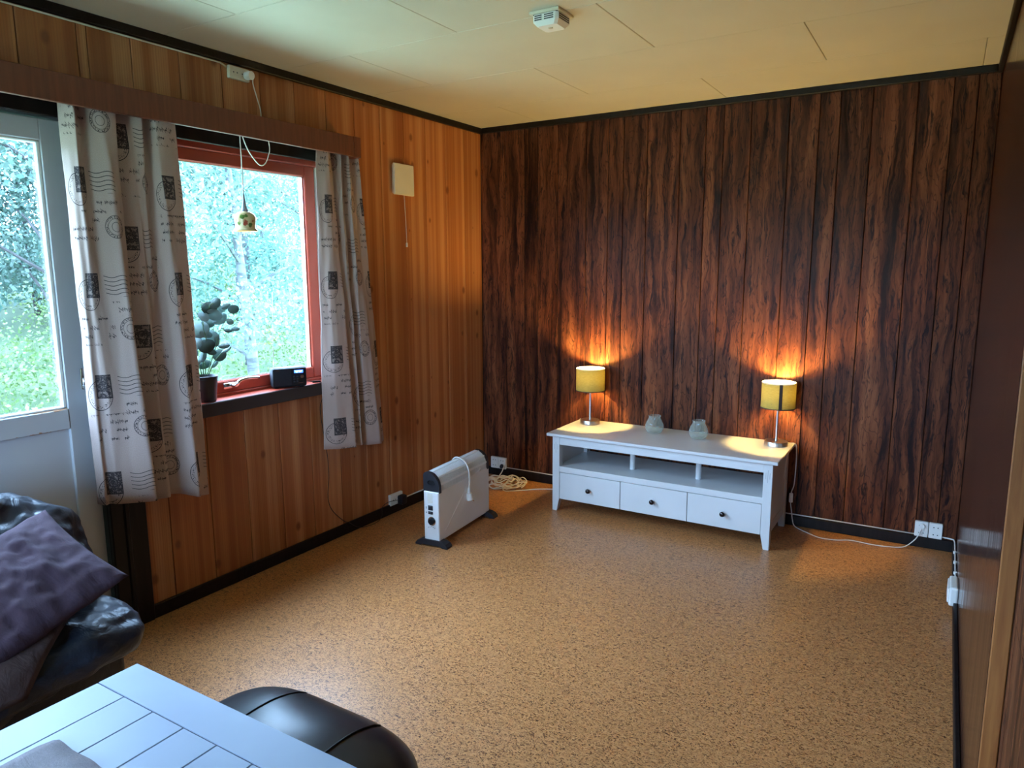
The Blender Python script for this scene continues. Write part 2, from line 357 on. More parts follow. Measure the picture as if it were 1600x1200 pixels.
# ------------------------------------------------------------------ geometry helpers
def tag(o, label=None, cat=None, group=None, kind=None):
    if label: o['label'] = label
    if cat: o['category'] = cat
    if group: o['group'] = group
    if kind: o['kind'] = kind
    return o
def link(name, me, material=None, parent=None, loc=(0, 0, 0), rot=(0, 0, 0), smooth=False):
    if isinstance(me, bmesh.types.BMesh):
        b = me; me = bpy.data.meshes.new(name); bmesh.ops.recalc_face_normals(b, faces=b.faces); b.to_mesh(me); b.free()
    if material and not me.materials: me.materials.append(M[material] if isinstance(material, str) else material)
    if smooth: me.shade_smooth() if smooth is True else me.set_sharp_from_angle(angle=smooth)
    if smooth and smooth is not True:
        pass
    o = bpy.data.objects.new(name, me); col.objects.link(o)
    o.location = loc; o.rotation_euler = rot
    if parent: o.parent = parent
    return o
def empty(name, loc=(0, 0, 0), rz=0.0, **kw):
    o = bpy.data.objects.new(name, None); col.objects.link(o); o.location = loc; o.rotation_euler = (0, 0, rz); o.empty_display_size = 0.05
    return tag(o, **kw)
def addbox(b, x0, x1, y0, y1, z0, z1, bev=0.0, seg=1):
    vs_ = [b.verts.new((x, y, z)) for x in (x0, x1) for y in (y0, y1) for z in (z0, z1)]
    fs = [(0, 1, 3, 2), (4, 6, 7, 5), (0, 4, 5, 1), (2, 3, 7, 6), (0, 2, 6, 4), (1, 5, 7, 3)]
    F = [b.faces.new([vs_[i] for i in q]) for q in fs]
    if bev > 0:
        es = list({e for q in F for e in q.edges})
        bmesh.ops.bevel(b, geom=es, offset=bev, segments=seg, affect='EDGES', profile=0.5)
def box(x0, x1, y0, y1, z0, z1, bev=0.0, seg=1):
    b = bmesh.new(); addbox(b, x0, x1, y0, y1, z0, z1, bev, seg); return b
def addprism(b, poly, axis, a0, a1):
    """extrude a 2D polygon along axis ('x','y','z'); poly coords are the two other axes in order"""
    def P(p, a):
        return {'x': (a, p[0], p[1]), 'y': (p[0], a, p[1]), 'z': (p[0], p[1], a)}[axis]
    A = [b.verts.new(P(p, a0)) for p in poly]; B = [b.verts.new(P(p, a1)) for p in poly]
    n_ = len(poly)
    b.faces.new(A); b.faces.new(B[::-1])
    for i in range(n_): b.faces.new((A[i], B[i], B[(i+1) % n_], A[(i+1) % n_]))
def prism(poly, axis, a0, a1, bev=0.0):
    b = bmesh.new(); addprism(b, poly, axis, a0, a1)
    if bev: bmesh.ops.bevel(b, geom=b.edges[:], offset=bev, segments=1, affect='EDGES')
    return b
def addlathe(b, prof, seg=24, c=(0, 0, 0), closed=True):
    rings = []
    for rr, z in prof:
        if rr < 1e-6: rings.append([b.verts.new((c[0], c[1], c[2]+z))])
        else: rings.append([b.verts.new((c[0]+rr*math.cos(2*PI*i/seg), c[1]+rr*math.sin(2*PI*i/seg), c[2]+z)) for i in range(seg)])
    for A, B in zip(rings, rings[1:]):
        for i in range(seg):
            j = (i+1) % seg
            if len(A) == 1 and len(B) == 1: continue
            if len(A) == 1: b.faces.new((A[0], B[i], B[j]))
            elif len(B) == 1: b.faces.new((A[i], A[j], B[0]))
            else: b.faces.new((A[i], A[j], B[j], B[i]))
def lathe(prof, seg=24, c=(0, 0, 0)):
    b = bmesh.new(); addlathe(b, prof, seg, c); return b
def catmull(pts, n=8):
    P = [Vector(p) for p in pts]; P = [2*P[0]-P[1]] + P + [2*P[-1]-P[-2]]; out = []
    for i in range(1, len(P)-2):
        for k in range(n):
            t = k/n; a, b_, c, d = P[i-1], P[i], P[i+1], P[i+2]
            out.append(0.5*((2*b_)+(c-a)*t+(2*a-5*b_+4*c-d)*t*t+(3*b_-a-3*c+d)*t**3))
    out.append(P[-2]); return out
def addtube(b, pts, rad, seg=8, smooth=0, cap=True):
    P = catmull(pts, smooth) if smooth else [Vector(p) for p in pts]
    R = rad if isinstance(rad, (list, tuple)) else None
    T0 = (P[1]-P[0]).normalized(); N = T0.orthogonal().normalized(); rings = []
    for i, p in enumerate(P):
        T = (P[min(i+1, len(P)-1)]-P[max(i-1, 0)]).normalized()
        N = (N - T*N.dot(T)).normalized(); Bn = T.cross(N)
        rr = rad if R is None else R[0]+(R[1]-R[0])*i/(len(P)-1)
        rings.append([b.verts.new(p+rr*(math.cos(2*PI*k/seg)*N+math.sin(2*PI*k/seg)*Bn)) for k in range(seg)])
    for A, B in zip(rings, rings[1:]):
        for k in range(seg): b.faces.new((A[k], A[(k+1) % seg], B[(k+1) % seg], B[k]))
    if cap: b.faces.new(rings[0][::-1]); b.faces.new(rings[-1])
def tube(pts, rad, seg=8, smooth=0):
    b = bmesh.new(); addtube(b, pts, rad, seg, smooth); return b
def cyl(b, p0, p1, rad, seg=16): addtube(b, [p0, p1], rad, seg)
def puffy(sx, sy, sz, n=24, pxy=5.0, pz=2.6, wr=0.0, wscale=6.0, seed=0):
    """superellipsoid cushion with wrinkles"""
    b = bmesh.new(); bmesh.ops.create_cube(b, size=2.0)
    bmesh.ops.subdivide_edges(b, edges=b.edges[:], cuts=n, use_grid_fill=True)
    for v in b.verts:
        p = v.co.copy()
        p = Vector([math.copysign(math.sin(abs(t)*PI/4)/math.sin(PI/4), t) for t in p])
        m_ = (abs(p.x)**pxy+abs(p.y)**pxy)**(1/pxy)
        rr = (m_**pz+abs(p.z)**pz)**(1/pz)
        q = p/rr
        nrm = q.normalized()
        d = 0.0
        if wr:
            s_ = Vector((q.x*sx, q.y*sy, q.z*sz))*wscale
            d = wr*(noise.turbulence(s_*Vector((1, 1, 1))+Vector((seed, 0, 0)), 3, False)-0.4)
        v.co = Vector((q.x*sx, q.y*sy, q.z*sz))+nrm*d
    return b
def pillow(sx, sy, t, n=28, wr=0.01, seed=0, pinch=0.06):
    """flat square cushion, thickness t, with pointed corners"""
    b = bmesh.new(); G_ = {}
    for s in (1, -1):
        for i in range(n+1):
            for j in range(n+1):
                a, c = -1+2*i/n, -1+2*j/n
                edge = i in (0, n) or j in (0, n)
                if edge and s == -1: G_[s, i, j] = G_[1, i, j]; continue
                h = t*0.5*((1-a**2)**0.42)*((1-c**2)**0.42)
                px, py = a*sx*(1-pinch*(1-c*c)**1.0*abs(a)), c*sy*(1-pinch*(1-a*a)*abs(c))
                w_ = wr*(noise.noise(Vector((a*2.2+seed, c*5.0, s*3)))+0.5*noise.noise(Vector((a*6+seed, c*9, s)))) * (h/(t*0.5)+0.15)
                G_[s, i, j] = b.verts.new((px, py, s*h+w_))
    for s in (1, -1):
        for i in range(n):
            for j in range(n):
                q = [G_[s, i, j], G_[s, i+1, j], G_[s, i+1, j+1], G_[s, i, j+1]]
                if len(set(q)) == 4: b.faces.new(q if s == 1 else q[::-1])
    return b

# ================================================================== SETTING
W = 2.932; H = 2.40; REAR = -5.9
WY0, WY1, WZ0, WZ1 = -2.46, -1.44, 0.835, 2.06      # window opening in the left wall
DY0, DY1, DZ1 = -3.64, -2.62, 2.10                  # door opening

floor_o = tag(link('floor', box(-0.15, 3.6, REAR-0.1, 0.15, -0.12, 0.0), 'floor'), kind='structure')

PLK = {}
def plank(name, parent, wid, h, x, z, wall, material):
    key = (round(wid, 3), round(h, 3), material)
    if key not in PLK:
        c_ = 0.0022; a = wid/2-(0.0014 if wall == 'left' else 0.0015); T = 0.012
        poly = [(-a, T), (-a, c_), (-a+c_, 0), (a-c_, 0), (a, c_), (a, T)]
        b = bmesh.new(); addprism(b, poly, 'z', 0, h)
        me = bpy.data.meshes.new(name); bmesh.ops.recalc_face_normals(b, faces=b.faces); b.to_mesh(me); b.free(); me.materials.append(M[material]); PLK[key] = me
    loc, rot = ((0, x, z), (0, 0, PI/2)) if wall == 'left' else (((x, 0, z), (0, 0, 0)) if wall == 'back' else ((wall, x, z), (0, 0, -PI/2)))
    return link(name, PLK[key], None, parent, loc, rot)

# left wall
b = bmesh.new()
for (y0, y1, z0, z1) in [(WY1, 0.15, 0, H), (DY1, WY0, 0, H), (REAR, DY0, 0, H), (WY0, WY1, 0, WZ0), (WY0, WY1, WZ1, H), (DY0, DY1, DZ1, H)]:
    addbox(b, -0.16, -0.0115, y0, y1, z0, z1)
wl = tag(link('wall_left', b, 'plaster'), kind='structure')
edges = [0.0, -0.2]
while edges[-1] > REAR: edges.append(edges[-1]-0.2047)
for e1, e0 in zip(edges, edges[1:]):
    cuts = sorted({e0, e1} | {q for q in (WY0, WY1, DY0, DY1) if e0+0.014 < q < e1-0.014})
    for a0, a1 in zip(cuts, cuts[1:]):
        mid = (a0+a1)/2
        spans = [(0, H)]
        if WY0 < mid < WY1: spans = [(0, WZ0), (WZ1, H)]
        if DY0 < mid < DY1: spans = [(DZ1, H)]
        for z0, z1 in spans: plank('wall_plank', wl, a1-a0, z1-z0, mid, z0, 'left', 'pine')
# back wall
wb = tag(link('wall_back', box(-0.16, 3.1, 0.0115, 0.16, 0, H), 'plaster'), kind='structure')
xs = [0.0]; pat = [0.193, 0.15, 0.10, 0.15]; k = 0; x = 0.0
for wd in [0.193, 0.15, 0.10, 0.15]: x += wd; xs.append(x)
for i in range(5):
    for wd in (0.20, 0.15, 0.10, 0.15):
        x = xs[-1]+wd; xs.append(min(x, W))
        if x >= W: break
    if xs[-1] >= W: break
for a0, a1 in zip(xs, xs[1:]):
    if a1-a0 > 0.01: plank('wall_plank', wb, a1-a0, H, (a0+a1)/2, 0, 'back', 'rosewood')
# right wall: glossy laminate sheet with an oak edge, older rosewood boards beyond it
wr = tag(link('wall_right', box(W, W+0.033, -2.44, 0.012, 0, H), 'laminate'), kind='structure')
link('edge_strip', box(W+0.001, W+0.0335, -2.452, -2.4395, 0, H, 0.002), 'oak_edge', wr)
link('rear_part', box(W+0.047, W+0.2, REAR, -2.30, 0, H), 'plaster', wr)
yb = -2.30
for wd in (0.20, 0.15, 0.10, 0.15)*7:
    if yb-wd < REAR: break
    mid = yb-wd/2
    plank('wall_plank', wr, wd, 0.735, mid, 0, W+0.035, 'rosewood'); plank('wall_plank', wr, wd, H-0.735, mid, 0.737, W+0.035, 'rosewood')
    yb -= wd
# rear wall (behind the camera) with a wide window
b = bmesh.new(); RX0, RX1, RZ0, RZ1 = 0.6, 2.0, 0.70, 1.80
for (x0, x1, z0, z1) in [(-0.16, RX0, 0, H), (RX1, 3.4, 0, H), (RX0, RX1, 0, RZ0), (RX0, RX1, RZ1, H)]: addbox(b, x0, x1, REAR-0.12, REAR, z0, z1)
tag(link('wall_rear', b, 'pine'), kind='structure')
w2 = empty('window_2', (0, 0, 0), kind='structure')
b = bmesh.new()
for (x0, x1, z0, z1) in [(RX0, RX0+0.06, RZ0, RZ1), (RX1-0.06, RX1, RZ0, RZ1), (1.27, 1.33, RZ0, RZ1), (RX0, RX1, RZ0, RZ0+0.06), (RX0, RX1, RZ1-0.06, RZ1)]: addbox(b, x0, x1, REAR-0.09, REAR-0.03, z0, z1)
link('window_frame', b, 'cream_paint', w2)
link('pane', box(RX0+0.05, RX1-0.05, REAR-0.065, REAR-0.06, RZ0+0.05, RZ1-0.05), 'window_glass', w2)

# ceiling: 60 x 120 cm boards in running bond
ce = tag(link('ceiling', box(-0.16, 3.5, REAR-0.12, 0.16, H+0.008, H+0.1), 'joint'), kind='structure')
CM = {}
def cpanel(x0, x1, y0, y1):
    key = (round(x1-x0, 3), round(y1-y0, 3))
    if key not in CM:
        a, c_ = key[0]/2-0.0008, key[1]/2-0.0008; b = bmesh.new(); ch = 0.0022
        lo = [b.verts.new((sx*(a-ch), sy*(c_-ch), 0)) for sx, sy in ((-1, -1), (1, -1), (1, 1), (-1, 1))]
        hi = [b.verts.new((sx*a, sy*c_, ch)) for sx, sy in ((-1, -1), (1, -1), (1, 1), (-1, 1))]
        tp = [b.verts.new((sx*a, sy*c_, 0.008)) for sx, sy in ((-1, -1), (1, -1), (1, 1), (-1, 1))]
        b.faces.new(lo)
        for A, B in ((lo, hi), (hi, tp)):
            for i in range(4): b.faces.new((A[i], A[(i+1) % 4], B[(i+1) % 4], B[i]))
        me = bpy.data.meshes.new('ceiling_panel'); bmesh.ops.recalc_face_normals(b, faces=b.faces); b.to_mesh(me); b.free(); me.materials.append(M['ceiling']); CM[key] = me
    link('ceiling_panel', CM[key], None, ce, ((x0+x1)/2, (y0+y1)/2, H))
yr = [0.0, -0.504]
while yr[-1] > REAR: yr.append(max(yr[-1]-0.6045, REAR))
offs = [0.459, 1.040, 0.440, 1.032]
for k, (y1, y0) in enumerate(zip(yr, yr[1:])):
    x = offs[k % 4] - 1.196; cx = [0.0]
    while x < 3.1:
        if 0.01 < x: cx.append(x)
        x += 1.196
    cx.append(3.1)
    for a, c_ in zip(cx, cx[1:]): cpanel(a, c_, y0, y1)

# mouldings and baseboards
tag(link('trim_1', box(0, 0.022, REAR, 0, 2.364, H, 0.003), 'black_brown'), kind='structure')
tag(link('trim_2', box(0.022, W-0.020, -0.022, 0, 2.366, H, 0.003), 'black_brown'), kind='structure')
tag(link('trim_3', box(W-0.020, W, -2.44, 0, 2.362, H, 0.003), 'black_brown'), kind='structure')
tag(link('baseboard_left', box(0, 0.014, -2.565, 0, 0, 0.062, 0.003), 'black_brown'), kind='structure')
tag(link('baseboard_back', box(0.014, W-0.014, -0.014, 0, 0, 0.060, 0.003), 'black_brown'), kind='structure')
tag(link('baseboard_right', box(W-0.016, W, -2.44, 0, 0, 0.055, 0.003), 'black_brown'), kind='structure')

# window_1
wn = empty('window_1', (0, 0, 0), kind='structure')
fr_ = bmesh.new()
addbox(fr_, -0.14, -0.035, WY0, WY1, 1.985, WZ1, 0.004)                # head, upper step
addbox(fr_, -0.14, -0.02, WY0, WY1, 2.022, WZ1-0.002, 0.004)
addbox(fr_, -0.14, -0.05, WY0, WY0+0.035, 0.84, 2.0, 0.004)
addbox(fr_, -0.14, -0.045, WY0, WY1, 0.842, 0.902, 0.004)               # low step above the sill
link('window_frame', fr_, 'red_paint', wn)
link('head_casing', box(0.0, 0.018, WY0-0.10, WY1+0.10, 2.006, 2.105, 0.003), 'black_brown', wn)
link('jamb_lining', box(-0.14, -0.002, -1.472, WY1, 0.886, 2.02, 0.002), 'cream_paint', wn)
sa = bmesh.new(); SY0, SY1 = WY0+0.035, -1.476
addbox(sa, -0.105, -0.052, SY1-0.068, SY1, 0.90, 1.988, 0.005)
addbox(sa, -0.105, -0.052, SY0, SY0+0.068, 0.90, 1.988, 0.005)
addbox(sa, -0.105, -0.052, SY0+0.068, SY1-0.068, 0.90, 0.958, 0.005)
addbox(sa, -0.105, -0.052, SY0+0.068, SY1-0.068, 1.932, 1.988, 0.005)
link('window_sash', sa, 'red_paint', wn)
link('pane', box(-0.082, -0.078, SY0+0.06, SY1-0.06, 0.95, 1.94), 'window_glass', wn)
sg = bmesh.new()
for (y0, y1, z0, z1) in [(SY1-0.076, SY1-0.066, 0.955, 1.935), (SY0+0.066, SY1-0.066, 0.953, 0.961), (SY0+0.066, SY1-0.066, 1.929, 1.937)]: addbox(sg, -0.09, -0.066, y0, y1, z0, z1)
link('glazing_strip', sg, 'steel', wn)
link('window_sill', box(-0.14, 0.046, WY0, WY1, 0.836, 0.888, 0.003), 'red_paint', wn)
link('sill_nosing', box(0.046, 0.062, WY0-0.02, WY1+0.02, 0.828, 0.889, 0.003), 'sill_edge', wn)
wh = bmesh.new()
addbox(wh, -0.052, -0.044, -2.105, -2.035, 0.918, 0.946, 0.003)
addtube(wh, [(-0.046, -2.06, 0.932), (-0.02, -2.055, 0.935), (-0.008, -2.045, 0.955), (-0.006, -2.0, 0.962), (-0.008, -1.935, 0.956)], [0.009, 0.006], 10, 5)
link('window_handle', wh, 'steel', wn, smooth=True)

# door_1
dr = empty('door_1', (0, 0, 0), kind='structure')
dc = bmesh.new()
addbox(dc, -0.005, 0.020, -2.712, -2.565, 0, 2.075, 0.004); addbox(dc, -0.005, 0.020, -3.75, -2.712, 2.008, 2.085, 0.004)
addbox(dc, -0.005, 0.028, -2.66, -2.64, 0, 2.07, 0.004)
addbox(dc, -0.13, -0.005, DY1-0.092, DY1, 0, 2.07); addbox(dc, -0.13, -0.005, DY0, -2.712, 2.01, DZ1)
addbox(dc, -0.005, 0.020, -3.75, -3.60, 0, 2.075, 0.004)
link('door_casing', dc, 'black_brown', dr)
X0, X1 = -0.075, -0.028; LY0, LY1 = -3.60, -2.714; PY1 = -2.806; PY0 = -3.51
link('stile', box(X0, X1, PY1, LY1, 0.015, 2.004, 0.003), 'door_paint', dr)
link('stile', box(X0, X1, LY0, PY0, 0.015, 2.004, 0.003), 'door_paint', dr)
link('rail', box(X0, X1, PY0, PY1, 1.928, 2.004, 0.003), 'door_paint', dr)
ra = link('rail', box(X0, X1+0.003, PY0-0.0, PY1, -0.039, 0.039, 0.003), 'door_worn', dr, (0, 0, 0.911)); ra['label'] = 'middle rail with worn flaking paint'
link('rail', box(X0, X1, PY0, PY1, 0.015, 0.14, 0.003), 'door_paint', dr)
link('door_panel', box(X0+0.01, X1-0.012, PY0, PY1, 0.14, 0.872), 'door_paint', dr)
link('pane', box(-0.058, -0.054, PY0, PY1, 0.95, 1.928), 'window_glass', dr)
bd = bmesh.new()
for (y0, y1, z0, z1) in [(PY1-0.014, PY1, 0.95, 1.928), (PY0, PY0+0.014, 0.95, 1.928), (PY0, PY1, 0.95, 0.960), (PY0, PY1, 1.918, 1.928)]: addbox(bd, -0.053, -0.034, y0, y1, z0, z1, 0.003)
link('glazing_bead', bd, 'white_plastic', dr)
dh = bmesh.new()
addbox(dh, X1, X1+0.008, -2.752, -2.728, 1.015, 1.098, 0.004); addbox(dh, X1+0.006, X1+0.02, -2.750, -2.730, 1.03, 1.062, 0.004)
addtube(dh, [(X1, -2.738, 1.025), (X1+0.03, -2.736, 1.026), (X1+0.042, -2.738, 1.005), (X1+0.036, -2.742, 0.945)], [0.012, 0.007], 10, 5)
link('door_handle', dh, 'steel', dr, smooth=True)

# ------------------------------------------------------------------ outdoors
def gh(x, y):
    h = -0.9
    if x < -4: h += min((-4-x)*0.22, 3.6) + 0.25*noise.noise(Vector((x*0.15, y*0.15, 0)))*min(1, (-4-x)/4)
    return h
b = bmesh.new(); NX, NY = 46, 46; Gv = {}
for i in range(NX+1):
    for j in range(NY+1):
        x = -60+120*i/NX; y = -60+120*j/NY
        x = x if not (-3 < x < 6) else x
        Gv[i, j] = b.verts.new((x, y, gh(x, y)))
for i in range(NX):
    for j in range(NY): b.faces.new((Gv[i, j], Gv[i+1, j], Gv[i+1, j+1], Gv[i, j+1]))
tag(link('ground', b, 'ground', smooth=True), 'grassy forest slope outside the window and door', 'ground', kind='structure')

def leaves_mesh(name, cents, rads, n, size, material, parent, flat=0.0):
    n = int(n*2.3)
    C = np.array(cents, float); R = np.array(rads, float)
    idx = rng.choice(len(C), n, p=R**2/(R**2).sum())
    d = rng.normal(size=(n, 3)); d /= np.linalg.norm(d, axis=1)[:, None]
    rad = R[idx]*rng.random(n)**0.45
    P = C[idx]+d*rad[:, None]*np.array([1, 1, 0.75])
    a = rng.normal(size=(n, 3)); a /= np.linalg.norm(a, axis=1)[:, None]
    c_ = np.cross(a, rng.normal(size=(n, 3))); c_ /= np.linalg.norm(c_, axis=1)[:, None]
    n_s = 0.62; s = n_s*size*(0.6+0.8*rng.random(n))[:, None]
    V = np.stack([P-a*s, P+c_*s*0.6, P+a*s, P-c_*s*0.6], 1).reshape(-1, 3)
    me = bpy.data.meshes.new(name); me.from_pydata(V.tolist(), [], np.arange(4*n).reshape(-1, 4).tolist())
    o = link(name, me, material, parent); o['kind'] = 'stuff'; return o
def tree(x, y, h_full, tr, crown, n, size, leaf, bark, label, lean=0.0, low=0.35, nm='tree', group=None, dens=9):
    h = h_full*0.62
    root = empty(nm, (x, y, gh(x, y)), label=label, cat='tree', group=group)
    b = bmesh.new(); rs = random.Random(int(x*131+y*17))
    tp = [(lean*h*t*t+0.10*math.sin(3*t+x), 0.12*math.sin(2.2*t+y), h*t-0.3*(t == 0)) for t in (0, 0.25, 0.5, 0.75, 1.0)]
    addtube(b, tp, [tr, tr*0.25], 8, 3); link('trunk', b, bark, root, smooth=True)
    cents, rads = [], []; bb = bmesh.new()
    tpc = catmull(tp, 6)
    for k in range(dens):
        t = low+(0.97-low)*(k+rs.random()*0.6)/dens
        p = tpc[min(int(t*(len(tpc)-1)), len(tpc)-1)]
        ang = rs.random()*2*PI; ln = crown*(1.15-0.7*abs(t-0.55))*(0.6+0.5*rs.random())
        e = p+Vector((math.cos(ang)*ln, math.sin(ang)*ln, ln*0.45))
        addtube(bb, [p, p*0.5+e*0.5+Vector((0, 0, 0.08*ln)), e], [tr*0.3, tr*0.08], 5, 3)
        cents += [tuple(e), tuple(p*0.45+e*0.55)]; rads += [crown*0.42, crown*0.36]
    cents.append((tp[-1][0], tp[-1][1], h)); rads.append(crown*0.4)
    link('branches', bb, bark, root)['kind'] = 'stuff'
    leaves_mesh('foliage', cents, rads, n, size, leaf, root)
    return root
B_, A_ = 'birch_leaf', 'alder_leaf'
tree(-4.6, 1.55, 7.5, 0.085, 1.25, 3200, 0.045, B_, 'birch_bark', 'white-trunked birch right behind the red window, above the eucalyptus pot', 0.02, 0.22, 'birch_tree')
tree(-7.2, 3.9, 8.0, 0.09, 1.7, 4200, 0.055, B_, 'birch_bark', 'slender pale birch farther back behind the middle of the red window', -0.02, 0.2, 'birch_tree')
tree(-5.6, 4.2, 5.5, 0.05, 1.5, 3600, 0.05, A_, 'dark_bark', 'bushy young tree at the right edge of the red window view', 0.0, 0.12, 'young_tree')
tree(-6.3, 0.42, 9.0, 0.10, 1.7, 5200, 0.055, 'pine_needle', 'dark_bark', 'dark-trunked pine seen near the right edge of the door glass', 0.0, 0.24, 'pine_tree')
tree(-8.4, 1.25, 8.0, 0.09, 2.0, 6500, 0.06, 'pine_needle', 'dark_bark', 'greyish pine with drooping branches at the left of the door glass', 0.0, 0.15, 'pine_tree')
for i, (x, y, h, cr) in enumerate([(-9.5, 5.5, 6.5, 1.9), (-11, 2.2, 7.5, 2.0), (-12, 8.0, 8.0, 2.2), (-14, 4.6, 8.5, 2.3), (-15, 11.5, 9.0, 2.4), (-10.5, 0.6, 6.5, 1.8), (-13.5, -0.8, 8.0, 2.2), (-18, 7.5, 9.5, 2.6), (-19, 2.0, 9.5, 2.6), (-20, 13.5, 9.5, 2.7), (-8.6, 7.6, 6.0, 1.7)]):
    tree(x, y, h, 0.07, cr, 3200, 0.085, [B_, A_][i % 2], ['birch_bark', 'dark_bark'][i % 2], 'leafy light green tree of the blurred forest behind the window trees', 0.0, 0.08, 'forest_tree', 'leafy trees of the forest beyond the windows', 10)
# bushes and grass under them
cs = []; rs_ = []
for k in range(170):
    x = -3.6-rng.random()**1.5*14; y = -2.5+rng.random()*(4+0.8*(-x)); cs.append((x, y, gh(x, y)+0.35)); rs_.append(0.45+0.5*rng.random())
bu = leaves_mesh('undergrowth', cs, rs_, 26000, 0.045, 'grass_blade', None); tag(bu, 'bright green undergrowth on the forest slope beyond the glass', 'undergrowth', kind='stuff')
#@@THINGS

# ================================================================== THINGS
SM = math.radians(40)
# ---- pelmet over door and window
pe = empty('pelmet', (0, -2.5, 2.09), label='long dark brown wooden pelmet above the door and window', cat='pelmet')
def ch(name, b, m, parent, off, smooth=False):
    """child whose geometry is given in room coordinates; off = the parent's location"""
    o = link(name, b, m, parent, (-off[0], -off[1], -off[2]), smooth=smooth); return o
o_ = (0, -2.5, 2.09)
ch('front_board', box(0.118, 0.136, -3.80, -1.375, 2.037, 2.136, 0.002), 'pelmet', pe, o_)
ch('end_board', box(0.0, 0.137, -1.3745, -1.325, 2.036, 2.137, 0.002), 'pelmet', pe, o_)
ch('top_board', box(0.0, 0.118, -3.80, -1.375, 2.112, 2.128), 'black_brown', pe, o_)
rl = bmesh.new(); addbox(rl, 0.055, 0.085, -3.80, -1.38, 2.095, 2.112)
addbox(rl, 0.025, 0.04, -2.70, -1.40, 2.085, 2.112)
ch('curtain_rail', rl, 'black_brown', pe, o_)

# ---- curtains
def curtain(name, top, bot, z_top, z_bots, label):
    """top/bot: cross-section control points (y, x); hangs from z_top to z_bots (interpolated along the width)"""
    NU, NV = 150, 44
    def sample(pts, n):
        P = [Vector((p[0], p[1], 0)) for p in pts]; L = [0]
        for a, c in zip(P, P[1:]): L.append(L[-1]+(c-a).length)
        out = []
        for i in range(n+1):
            s = L[-1]*i/n
            k = max(j for j in range(len(L)) if L[j] <= s+1e-9); k = min(k, len(P)-2)
            t = (s-L[k])/(L[k+1]-L[k]); out.append(P[k].lerp(P[k+1], t))
        for _ in range(2): out = [out[0]]+[(out[i-1]+out[i]*2+out[i+1])/4 for i in range(1, n)]+[out[-1]]
        return out, L[-1]
    A, La = sample(top, NU); Bt, Lb = sample(bot, NU); b = bmesh.new(); uvl = b.loops.layers.uv.new('UVMap')
    g_ = []; uvs = {}
    for j in range(NV+1):
        t = j/NV; row = []
        for i in range(NU+1):
            s_ = t**0.85
            p = A[i].lerp(Bt[i], s_)
            zb = np.interp(i/NU, [q[0] for q in z_bots], [q[1] for q in z_bots])
            z = z_top+(zb-z_top)*t
            wob = 0.004*noise.noise(Vector((i*0.06, j*0.16, 1.7)))+0.0025*noise.noise(Vector((i*0.2, j*0.3, 5.1)))
            v = b.verts.new((p.y+wob, p.x+wob*0.5, z)); row.append(v); uvs[v] = (Lb*i/NU, z)
        g_.append(row)
    for j in range(NV):
        for i in range(NU):
            fc = b.faces.new((g_[j][i], g_[j+1][i], g_[j+1][i+1], g_[j][i+1]))
            for l in fc.loops: l[uvl].uv = uvs[l.vert]
    o = link(name, b, 'curtain_print', smooth=True)
    md = o.modifiers.new('cloth_thickness', 'SOLIDIFY'); md.thickness = 0.0012
    return tag(o, label, 'curtain', 'printed curtains')
curtain('curtain', [(-2.765, .030), (-2.745, .095), (-2.715, .055), (-2.70, .05), (-2.655, .100), (-2.60, .106), (-2.592, .055), (-2.53, .072), (-2.488, .100), (-2.48, .045), (-2.455, .050), (-2.44, .10), (-2.39, .104), (-2.345, .085)],
        [(-2.765, .035), (-2.755, .075), (-2.735, .060), (-2.715, .095), (-2.61, .165), (-2.596, .160), (-2.600, .075), (-2.585, .070), (-2.52, .115), (-2.505, .105), (-2.515, .055), (-2.45, .080), (-2.41, .150), (-2.40, .152), (-2.375, .10), (-2.305, .075)],
        2.075, [(0, .572), (.33, .560), (.45, .54), (.62, .545), (.75, .53), (1, .49)], 'wide printed linen curtain hanging between the door and the window')
curtain('curtain', [(-1.587, .085), (-1.53, .105), (-1.475, .060), (-1.46, .055), (-1.44, .104), (-1.425, .055), (-1.40, .060), (-1.385, .104), (-1.345, .055), (-1.31, .10), (-1.29, .045)],
        [(-1.605, .060), (-1.555, .110), (-1.465, .155), (-1.452, .150), (-1.462, .075), (-1.415, .115), (-1.40, .145), (-1.392, .075), (-1.37, .070), (-1.345, .125), (-1.27, .155), (-1.20, .105), (-1.17, .09), (-1.125, .035)],
        2.075, [(0, .535), (.3, .527), (.5, .525), (.6, .515), (1, .495)], 'narrower printed linen curtain on the right side of the window')

# ---- pendant lamp in the window
pl = (0.08, -2.03, 1.637)
pd = empty('pendant_lamp', pl, label='small flower-painted porcelain pendant lamp hanging in the window', cat='lamp')
link('shade', lathe([(0.052, 0), (0.0535, 0.003), (0.050, 0.008), (0.0425, 0.016), (0.043, 0.03), (0.0465, 0.045), (0.0475, 0.058), (0.043, 0.072), (0.03, 0.083), (0.016, 0.087), (0.014, 0.084), (0.028, 0.079), (0.040, 0.069), (0.044, 0.056), (0.040, 0.03), (0.039, 0.016), (0.048, 0.003), (0.052, 0)], 28), 'porcelain', pd, smooth=True)
link('cap', lathe([(0.0, 0.165), (0.0035, 0.165), (0.005, 0.14), (0.009, 0.112), (0.016, 0.09), (0.017, 0.084), (0.0, 0.084)], 20), mat('grey_cap', (0.20, 0.21, 0.23), 0.4), pd, smooth=True)
link('bulb', lathe([(0, 0.020), (0.014, 0.024), (0.021, 0.038), (0.018, 0.055), (0.010, 0.07), (0, 0.072)], 16), 'pendant_bulb', pd, smooth=True)
def rel(pts, o): return [(p[0]-o[0], p[1]-o[1], p[2]-o[2]) for p in pts]
cdb = bmesh.new()
addtube(cdb, rel([(.08, -2.03, 1.80), (.08, -2.03, 1.95), (.08, -2.03, 2.105)], pl), 0.0026, 6, 4)
